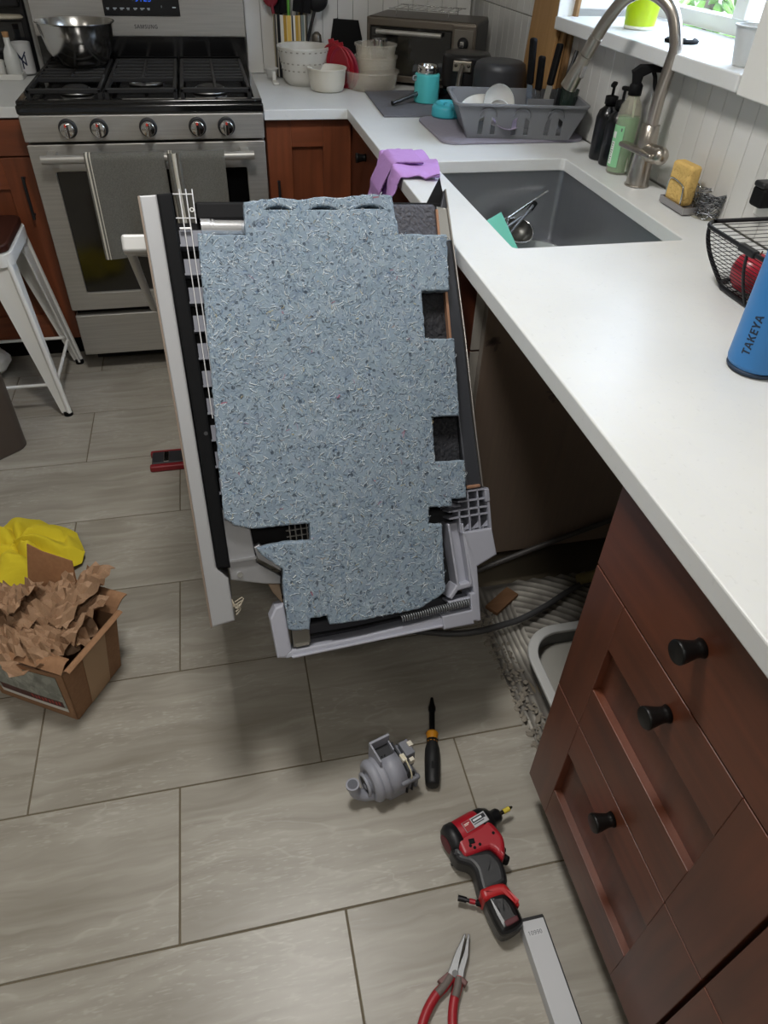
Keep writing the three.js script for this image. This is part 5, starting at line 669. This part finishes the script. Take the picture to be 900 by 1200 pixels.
// ---------- around the sink ----------
{ // faucet
  const t = thing('kitchen_faucet', 'brushed nickel pull down faucet with a tall arched spout', 'faucet', [0.598, 0.9145, 0.925]); const dx = -0.55, dz = -0.835; const P = (r, y) => [dx * r, y, dz * r];
  obj('base', lathe([[0, 0], [0.031, 0], [0.031, 0.003], [0.0285, 0.006], [0.0235, 0.1], [0.0215, 0.14], [0, 0.14]], 40), nickel, t); obj('spout', tube([P(0, 0.12), P(-0.002, 0.2), P(-0.01, 0.27), P(-0.01, 0.31), P(0.02, 0.37), P(0.08, 0.398), P(0.135, 0.385), P(0.175, 0.34), P(0.2, 0.297)], 0.015, 80, 18), nickel, t);
  const a = V(...P(0.198, 0.3)), b = V(...P(0.252, 0.185)); obj('spray_head', [rod(a.toArray(), a.clone().lerp(b, 0.35).toArray(), 0.0165, 24, 0.0155), rod(a.clone().lerp(b, 0.36).toArray(), b.toArray(), 0.0158, 24, 0.0215)], nickel, t); obj('nozzle', rod(b.toArray(), b.clone().lerp(a, -0.03).toArray(), 0.0175, 24), blackMatte, t); obj('spray_button', bx(-0.006, 0.006, -0.02, 0.02, -0.003, 0.003, 0.003).rotateZ(-0.25).translate(P(0.232, 0)[0] + 0.006, 0.23, P(0.232, 0)[2] + 0.019), M(0x8f8c88, 0.4, 0.5), t);
  const l = obj('handle', [rod([0, 0.082, 0.012], [0.012, 0.082, 0.052], 0.0215, 28), new THREE.SphereGeometry(0.0212, 24, 16).translate(0.012, 0.082, 0.053)], nickel, t); obj('lever', [bx(-0.013, 0.013, -0.006, 0.006, -0.092, 0.022, 0.005).rotateX(0.06).translate(-0.022, 0.082, 0.03).rotateY(0.28)], nickel, l);
}
{ // black soap bottles
  [['rear', 0.612, 0.675], ['front', 0.613, 0.735]].forEach(([w, x, z], k) => { const t = thing('soap_dispenser', w + ' one of two black pump soap bottles by the faucet', 'soap bottle', [x, 0.9145, z]); obj('body', lathe([[0, 0], [0.029, 0], [0.031, 0.004], [0.031, 0.105], [0.026, 0.122], [0.014, 0.132], [0.0135, 0.14], [0, 0.14]], 40), M(0x0e0f12, 0.22), t); obj('collar', lathe([[0, 0.137], [0.017, 0.137], [0.017, 0.156], [0.008, 0.158], [0, 0.158]], 24), blackMatte, t); obj('pump', [rod([0, 0.155, 0], [0, 0.186, 0], 0.004, 10), bx(-0.007, 0.007, 0.18, 0.19, -0.009, 0.03, 0.004).rotateY(k ? 0.5 : -0.6)], blackMatte, t); });
  const t = thing('spray_bottle', 'clear spray bottle half full of green soap with a black trigger', 'spray bottle', [0.598, 0.9145, 0.812]); t.rotation.y = 0.35; t.scale.y = 0.9;
  obj('body', lathe([[0, 0], [0.027, 0], [0.03, 0.004], [0.03, 0.155], [0.026, 0.178], [0.015, 0.198], [0.0135, 0.208], [0.012, 0.208], [0.0235, 0.176], [0.0275, 0.154], [0.0275, 0.006], [0, 0.004]], 40), clearPlastic, t); obj('liquid', lathe([[0, 0.006], [0.0268, 0.006], [0.0268, 0.15], [0, 0.15]], 36), M(0x6fd08a, 0.3, 0, { transmission: 0.35, thickness: 0 }), t, 'green soap'); obj('dip_tube', rod([0, 0.01, 0.0285], [0, 0.2, 0.006], 0.003, 8), M(0xdfeee2, 0.3), t);
  const lc = canvasTex(128, 256, (c, w, h) => { c.fillStyle = '#8fce9b'; c.fillRect(0, 0, w, h); c.fillStyle = '#e8eee6'; c.fillRect(14, 40, 44, 40); c.fillRect(14, 100, 44, 140); c.fillStyle = '#5d6a60'; for (let i = 0; i < 9; i++) c.fillRect(20, 110 + i * 14, 30 - (i % 3) * 6, 5); c.fillRect(96, 14, 14, 20); }); obj('label_print', new THREE.CylinderGeometry(0.0304, 0.0304, 0.11, 24, 1, true, -2.2, 1.2).translate(0, 0.075, 0), M(0xffffff, 0.4, 0, { map: lc }), t);
  const h = obj('trigger_head', [lathe([[0, 0.204], [0.0165, 0.204], [0.0165, 0.228], [0.012, 0.234], [0, 0.234]], 24), ext(shapeOf([[-0.012, 0.23], [0.009, 0.23], [0.011, 0.25], [0.03, 0.262], [0.056, 0.262], [0.058, 0.272], [0.03, 0.28], [-0.002, 0.278], [-0.02, 0.262], [-0.016, 0.252]]), 0.018, 0.004).translate(0, 0, -0.009).rotateY(-0.75)], blackMatte, t); obj('trigger', tube([[0.034, 0.262, 0], [0.04, 0.25, 0], [0.046, 0.226, 0], [0.058, 0.205, 0]], 0.0052, 24, 8).rotateY(-0.75), blackMatte, h);
}
{ // sponge caddy
  const t = thing('sponge_holder', 'small steel wire sponge holder on the worktop behind the sink', 'holder', [0.622, 0.9145, 1.115]); obj('tray', [bx(-0.034, 0.034, 0.003, 0.008, -0.05, 0.05, 0.002), bx(-0.036, -0.032, 0.003, 0.018, -0.052, 0.052, 0.001), bx(0.032, 0.036, 0.003, 0.018, -0.052, 0.052, 0.001), bx(-0.036, 0.036, 0.003, 0.018, -0.054, -0.05, 0.001), bx(-0.036, 0.036, 0.003, 0.018, 0.05, 0.054, 0.001), bx(-0.03, 0.03, 0, 0.003, -0.04, 0.04)], M(0xa7a4a6, 0.35, 0.7), t); for (const x of [-0.028, 0.016]) obj('wire_loop', tube([[x, 0.01, -0.044], [x - 0.002, 0.05, -0.043], [x - 0.002, 0.062, -0.03], [x - 0.002, 0.058, 0.012], [x - 0.002, 0.048, 0.022], [x, 0.01, 0.024]], 0.002, 50, 8), chrome, t);
  const s = thing('sponge', 'yellow sponge standing in the steel holder', 'sponge', [0.612, 0.9228, 1.1]); const pores = dataTex(256, 256, (u, v) => grey(fbm(u, v, 30, 30, 3, 733) > 0.62 ? 90 : 220), false); s.rotation.y = 0.08; obj('sponge', boxUV(new RoundedBoxGeometry(0.034, 0.088, 0.072, 4, 0.009).translate(0, 0.046, 0), 1, 10), M(0xe2bd72, 0.95, 0, { bumpMap: pores, bumpScale: 0.003 }), s);
  const w = thing('steel_scrubber', 'curly stainless steel scouring pad right of the yellow sponge', 'scrubber', [0.645, 0.9145, 1.172]); const r = rng(55), g = []; for (let k = 0; k < 60; k++) { const p = []; let a = r() * 6.28, q = r() * 6.28; for (let i = 0; i < 8; i++) { a += 0.9 * r(); q += 1.1 * (r() - 0.3); const R = 0.024 + 0.012 * r(); p.push([Math.cos(a) * R * 0.9, 0.03 + R * 0.75 * Math.sin(q), Math.sin(a) * R * 1.15]); } g.push(tube(p, 0.0011, 40, 4)); } const pd = obj('wire_coil', g, M(0x8e9094, 0.25, 1), w); pd.userData.kind = 'stuff'; obj('suction_cup', lathe([[0, 0.0], [0.034, 0], [0.036, 0.002], [0.02, 0.005], [0, 0.007]], 32).translate(0, 0, 0.0), clearPlastic, w);
}
{ // fruit basket
  const cx = 0.518, cz = 1.64, y0 = 0.918; const t = thing('fruit_basket', 'black wire fruit basket at the right edge on the worktop', 'basket', [cx, 0.9145, cz]); const bl = M(0x1b1c20, 0.45, 0.3); const HX = [0.08, 0.115], HZ = [0.105, 0.145], H = 0.1;
  const loop = (f, y) => { const hx = lerp(HX[0], HX[1], Math.sin(f * PI / 2)), hz = lerp(HZ[0], HZ[1], Math.sin(f * PI / 2)), r = 0.035, p = []; for (const [sx, sz, a0] of [[1, 1, 0], [-1, 1, PI / 2], [-1, -1, PI], [1, -1, 1.5 * PI]]) for (let k = 0; k <= 5; k++) { const a = a0 + k / 5 * PI / 2; p.push([cx + sx * (hx - r) + r * Math.cos(a), y, cz + sz * (hz - r) + r * Math.sin(a)]); } return p; };
  part(t, 'rim', tube(loop(1, y0 + H), 0.004, 120, 8, true, 0.3), bl); part(t, 'base_ring', tube(loop(0, y0 + 0.002), 0.0045, 120, 8, true, 0.3), bl); const w = []; for (let k = 1; k < 15; k++) w.push(tube(loop(k / 15, y0 + H * k / 15), 0.0007, 72, 4, true, 0.3)); for (let k = -5; k <= 5; k++) w.push(rod([cx - HX[0] + 0.003, y0 + 0.002, cz + k * 0.018], [cx + HX[0] - 0.003, y0 + 0.002, cz + k * 0.018], 0.0011, 5)); part(t, 'wires', w, bl);
  for (const k of [2, 3, 8, 9, 14, 15, 20, 21]) { const p = []; for (let i = 0; i <= 6; i++) { const f = i / 6; p.push(loop(f, y0 + H * f)[k]); } part(t, 'rib', tube(p, 0.0028, 20, 6), bl); } for (const sx of [-1, 1]) { const p = []; for (let i = 0; i <= 6; i++) { const f = i / 6, hx = lerp(HX[0], HX[1], Math.sin(f * PI / 2)); p.push([cx + sx * hx, y0 + H * f, cz]); } part(t, 'rib', tube(p, 0.0028, 20, 6), bl); } part(t, 'clip', bx(cx - HX[1] - 0.007, cx - HX[1] + 0.007, y0 + H - 0.006, y0 + H + 0.006, cz - 0.022, cz + 0.022, 0.003), bl);
  const apple = (label, x, z, y, c) => { const a = thing('apple', label, 'apple', [x, y, z]); obj('fruit', lathe([[0, 0.006], [0.012, 0.002], [0.024, 0.006], [0.035, 0.024], [0.037, 0.042], [0.03, 0.06], [0.016, 0.067], [0.005, 0.063], [0, 0.058]], 36), M(c, 0.3), a); obj('stem', rod([0, 0.058, 0], [0.004, 0.076, 0.002], 0.0013, 6), M(0x4d3a22, 0.8), a); };
  apple('red apple nearest in the wire fruit basket', 0.468, 1.592, 0.921, 0xa82436); apple('red apple behind the nearest one in the wire basket', 0.548, 1.6, 0.921, 0x9d2a38); apple('paler red apple at the near end of the wire basket', 0.5, 1.69, 0.921, 0xb04a44);
  const f = thing('plastic_bag', 'crumpled clear bag lying on the apples in the wire basket', 'bag', [0.545, 0.985, 1.64]); part(f, 'bag', shell((u, v) => { const n = fbm(u, v, 6, 6, 3, 909); return [0.5 + 0.1 * u, 0.992 + 0.03 * n, 1.57 + 0.13 * v]; }, 30, 30, 0.0008), M(0xe4e6e8, 0.25, 0, { transmission: 0.5, thickness: 0 }));
}
{ // blue bottle
  const t = thing('water_bottle', 'tall blue insulated water bottle with dark lettering at the right edge', 'bottle', [0.318, 0.9145, 1.843]); obj('body', lathe([[0, 0.006], [0.036, 0.006], [0.0415, 0.01], [0.043, 0.016], [0.043, 0.2], [0.039, 0.22], [0.028, 0.235], [0, 0.235]], 56), M(0x2f77b6, 0.42), t); obj('boot', lathe([[0, 0], [0.037, 0], [0.0415, 0.004], [0.0415, 0.009], [0, 0.009]], 48), M(0x1d3047, 0.6), t, 'dark base'); obj('lid', lathe([[0, 0.233], [0.03, 0.233], [0.031, 0.262], [0.026, 0.268], [0, 0.268]], 40), blackMatte, t);
  const g = text('TAKEYA', 0.0125, 0.002).rotateZ(PI / 2).translate(0, 0.066, 0); const p = g.attributes.position; for (let i = 0; i < p.count; i++) { const an = p.getX(i) / 0.043 - 1.2, R = 0.0429 + p.getZ(i) * 0.25; p.setXYZ(i, R * Math.sin(an), p.getY(i), R * Math.cos(an)); } g.computeVertexNormals(); obj('lettering', g, M(0x14273c, 0.6), t);
}
{ // plug on the right wall
  const t = thing('wall_plug', 'black power adapter plugged into the tiled wall above the basket', 'plug', [0.655, 1.03, 1.335]); part(t, 'body', bx(0.622, 0.659, 0.99, 1.03, 1.325, 1.365, 0.008), blackMatte); part(t, 'cap', bx(0.619, 0.656, 1.028, 1.04, 1.328, 1.362, 0.005), darkPlastic); part(t, 'outlet', bx(0.6565, 0.661, 0.965, 1.08, 1.31, 1.38, 0.003), whitePlastic, 'white outlet plate');
}
{ // on the window sill
  const j = thing('plastic_tumbler', 'neon yellow tumbler on the window sill', 'cup', [0.725, 1.2062, 0.532]); obj('body', lathe([[0, 0], [0.038, 0], [0.041, 0.004], [0.047, 0.1], [0.044, 0.1], [0.038, 0.006], [0, 0.005]], 40), M(0xc9e01c, 0.3, 0, { transmission: 0.35, thickness: 0 }), j); obj('base', lathe([[0, -0.0002], [0.04, -0.0002], [0.0415, 0.004], [0.0415, 0.009], [0.0385, 0.009], [0, 0.009]], 40), M(0xd8d8c8, 0.2), j);
  const r = thing('drain_stopper', 'flat black and steel sink stopper on the window sill', 'stopper', [0.715, 1.2062, 0.775]); obj('rim', lathe([[0.024, 0], [0.04, 0], [0.042, 0.005], [0.036, 0.009], [0.026, 0.009], [0.024, 0]], 40), blackRubber, r); obj('disc', lathe([[0, 0.004], [0.026, 0.004], [0.028, 0.012], [0.01, 0.014], [0, 0.02]], 36), chrome, r);
  const c = thing('plastic_cup', 'frosted white plastic cup at the near end of the window sill', 'cup', [0.672, 1.2062, 1.11]); obj('body', lathe([[0, 0], [0.026, 0], [0.028, 0.003], [0.04, 0.07], [0.043, 0.07], [0.043, 0.073], [0.037, 0.073], [0.026, 0.005], [0, 0.004]], 40), M(0xdadbd8, 0.4, 0, { transmission: 0.3, thickness: 0 }), c);
}
{ // in the sink
  const t = thing('cutting_mat', 'mint green plastic board leaning in the sink beside the utensils', 'cutting board', [0.22, 0.683, 1.2]);
  part(t, 'board', shell((u, v) => { const d = [0.07, -0.386, 0.92], a = [-0.716, 0, 0.698]; const r = 0.045; return [0.25 + a[0] * r * 2.4 * u + d[0] * 0.37 * v, 0.845 + d[1] * 0.37 * v, 0.885 + a[2] * r * 2.4 * u + d[2] * 0.37 * v]; }, 6, 12, 0.005), M(0x66c0a6, 0.45));
  const w = thing('whisk', 'steel wire whisk on the pile of utensils in the sink', 'whisk', [0.36, 0.7, 0.76]); const g = []; part(w, 'handle', rod([0.325, 0.785, 0.755], [0.47, 0.83, 0.675], 0.0045, 12), chrome); for (let k = 0; k < 6; k++) { const a = k / 6 * PI, c = Math.cos(a), s = Math.sin(a); const pt = (q, r) => [lerp(0.325, 0.25, q) + r * c * 0.6, lerp(0.785, 0.735, q) + r * s * 0.8, lerp(0.755, 0.83, q) + r * c * 0.8]; g.push(tube([pt(0, 0.004), pt(0.4, 0.02), pt(0.75, 0.028), pt(1, 0.016), pt(1.06, 0), pt(1, -0.016), pt(0.75, -0.028), pt(0.4, -0.02), pt(0, -0.004)], 0.0012, 50, 5)); } part(w, 'wire_loops', g, chrome);
  const s = thing('sink_strainer', 'fine wire strainer basket in the sink corner', 'strainer', [0.38, 0.69, 0.74]); part(s, 'rim', new THREE.TorusGeometry(0.045, 0.0025, 8, 40).rotateX(PI / 2 + 0.5).translate(0.37, 0.745, 0.74), chrome); part(s, 'mesh_bowl', lathe([[0, -0.03], [0.02, -0.028], [0.036, -0.018], [0.044, 0]], 36).rotateX(0.5).translate(0.37, 0.745, 0.74), M(0x6a6a66, 0.4, 0.8));
  const u = thing('tongs', 'dark steel kitchen tongs lying across the strainer in the sink', 'utensil', [0.36, 0.76, 0.76]); part(u, 'arm', rod([0.3, 0.77, 0.8], [0.4, 0.8, 0.74], 0.005, 10), steelDark); part(u, 'arm', rod([0.32, 0.76, 0.8], [0.405, 0.81, 0.735], 0.005, 10), steelDark); part(u, 'hinge', rod([0.395, 0.8, 0.74], [0.415, 0.815, 0.725], 0.008, 12), blackMatte);
  const p = thing('dinner_plate', 'glass plate lying on the bottom of the sink', 'plate', [0.4, 0.683, 0.8]); obj('body', lathe([[0, 0], [0.06, 0], [0.1, 0.014], [0.102, 0.018], [0.06, 0.004], [0, 0.004]], 48), M(0xdfe6e4, 0.1, 0, { transmission: 0.6, thickness: 0 }), p);
}
{ // purple cloth over the front rail of the sink
  const t = thing('microfibre_cloth', 'purple cloth folded over the worktop edge in front of the sink', 'cloth', [0.05, 0.915, 0.7]);
  part(t, 'cloth', shell((u, v) => { const n = fbm(u, v, 4, 4, 3, 515); const s = lerp(-0.1 - 0.055 * Math.sin(PI * u) - 0.03 * n, 0.075 + 0.035 * Math.sin(PI * u * 0.9), v); const zz = lerp(0.575 + 0.03 * Math.sin(v * 3.1), 0.835 - 0.02 * Math.sin(v * 3.1), u) + 0.05 * (v - 0.5) * (u - 0.3) + 0.012 * (n - 0.5); let x, y; const R = 0.012; if (s > 0) { x = s; y = 0.9195; } else if (s > -R * 1.57) { const a = -s / R; x = -R * Math.sin(a) * 0.9; y = 0.9195 - R * (1 - Math.cos(a)); } else { x = -R - 0.12 * (-s - R * 1.57) * 1.6; y = 0.9195 - R + (s + R * 1.57); } const f = Math.abs(Math.sin(u * 7 + v * 2 + n * 2)); return [x + (s < 0 ? -0.012 * f : 0), y + (s > -0.01 ? 0.017 * f * (0.4 + n) : 0) + (s > 0.08 ? 0 : 0), zz]; }, 60, 60, 0.004), purpleCloth);
  part(t, 'fold', shell((u, v) => { const s = lerp(-0.12, 0.07, v), n = fbm(u, v, 3, 3, 3, 520); const x = s > 0 ? s : Math.max(-0.03, s * 0.35) - 0.006, y = s > 0 ? 0.938 + 0.006 * n : 0.938 + s * 0.85; return [x - 0.008, y, lerp(0.62, 0.74, u) + 0.03 * v + 0.01 * n]; }, 30, 40, 0.006), purpleCloth);
}
// repeats of a kind share a group
const GROUPS = { cutting_board: 'bamboo cutting boards leaning on the wall', soap_dispenser: 'black soap bottles by the faucet', kitchen_knife: 'black handled knives in the dish rack', apple: 'apples in the wire basket', plastic_tub: 'clear tubs stacked by the red lids', dish_towel: 'grey towels on the oven handle', drawer_cabinet: 'drawer cabinets right of the gap', drying_mat: 'drying mats on the worktop', clear_cover: 'clear lids in the dish rack', ceiling_light: 'ceiling light panels', base_cabinet: 'base cabinets beside the stove', countertop: 'white quartz worktops' };
for (const o of scene.children) { const k = o.name.replace(/_\d{3}$/, ''); if (GROUPS[k] && o.userData.category) o.userData.group = GROUPS[k]; }
renderer.render(scene, camera);
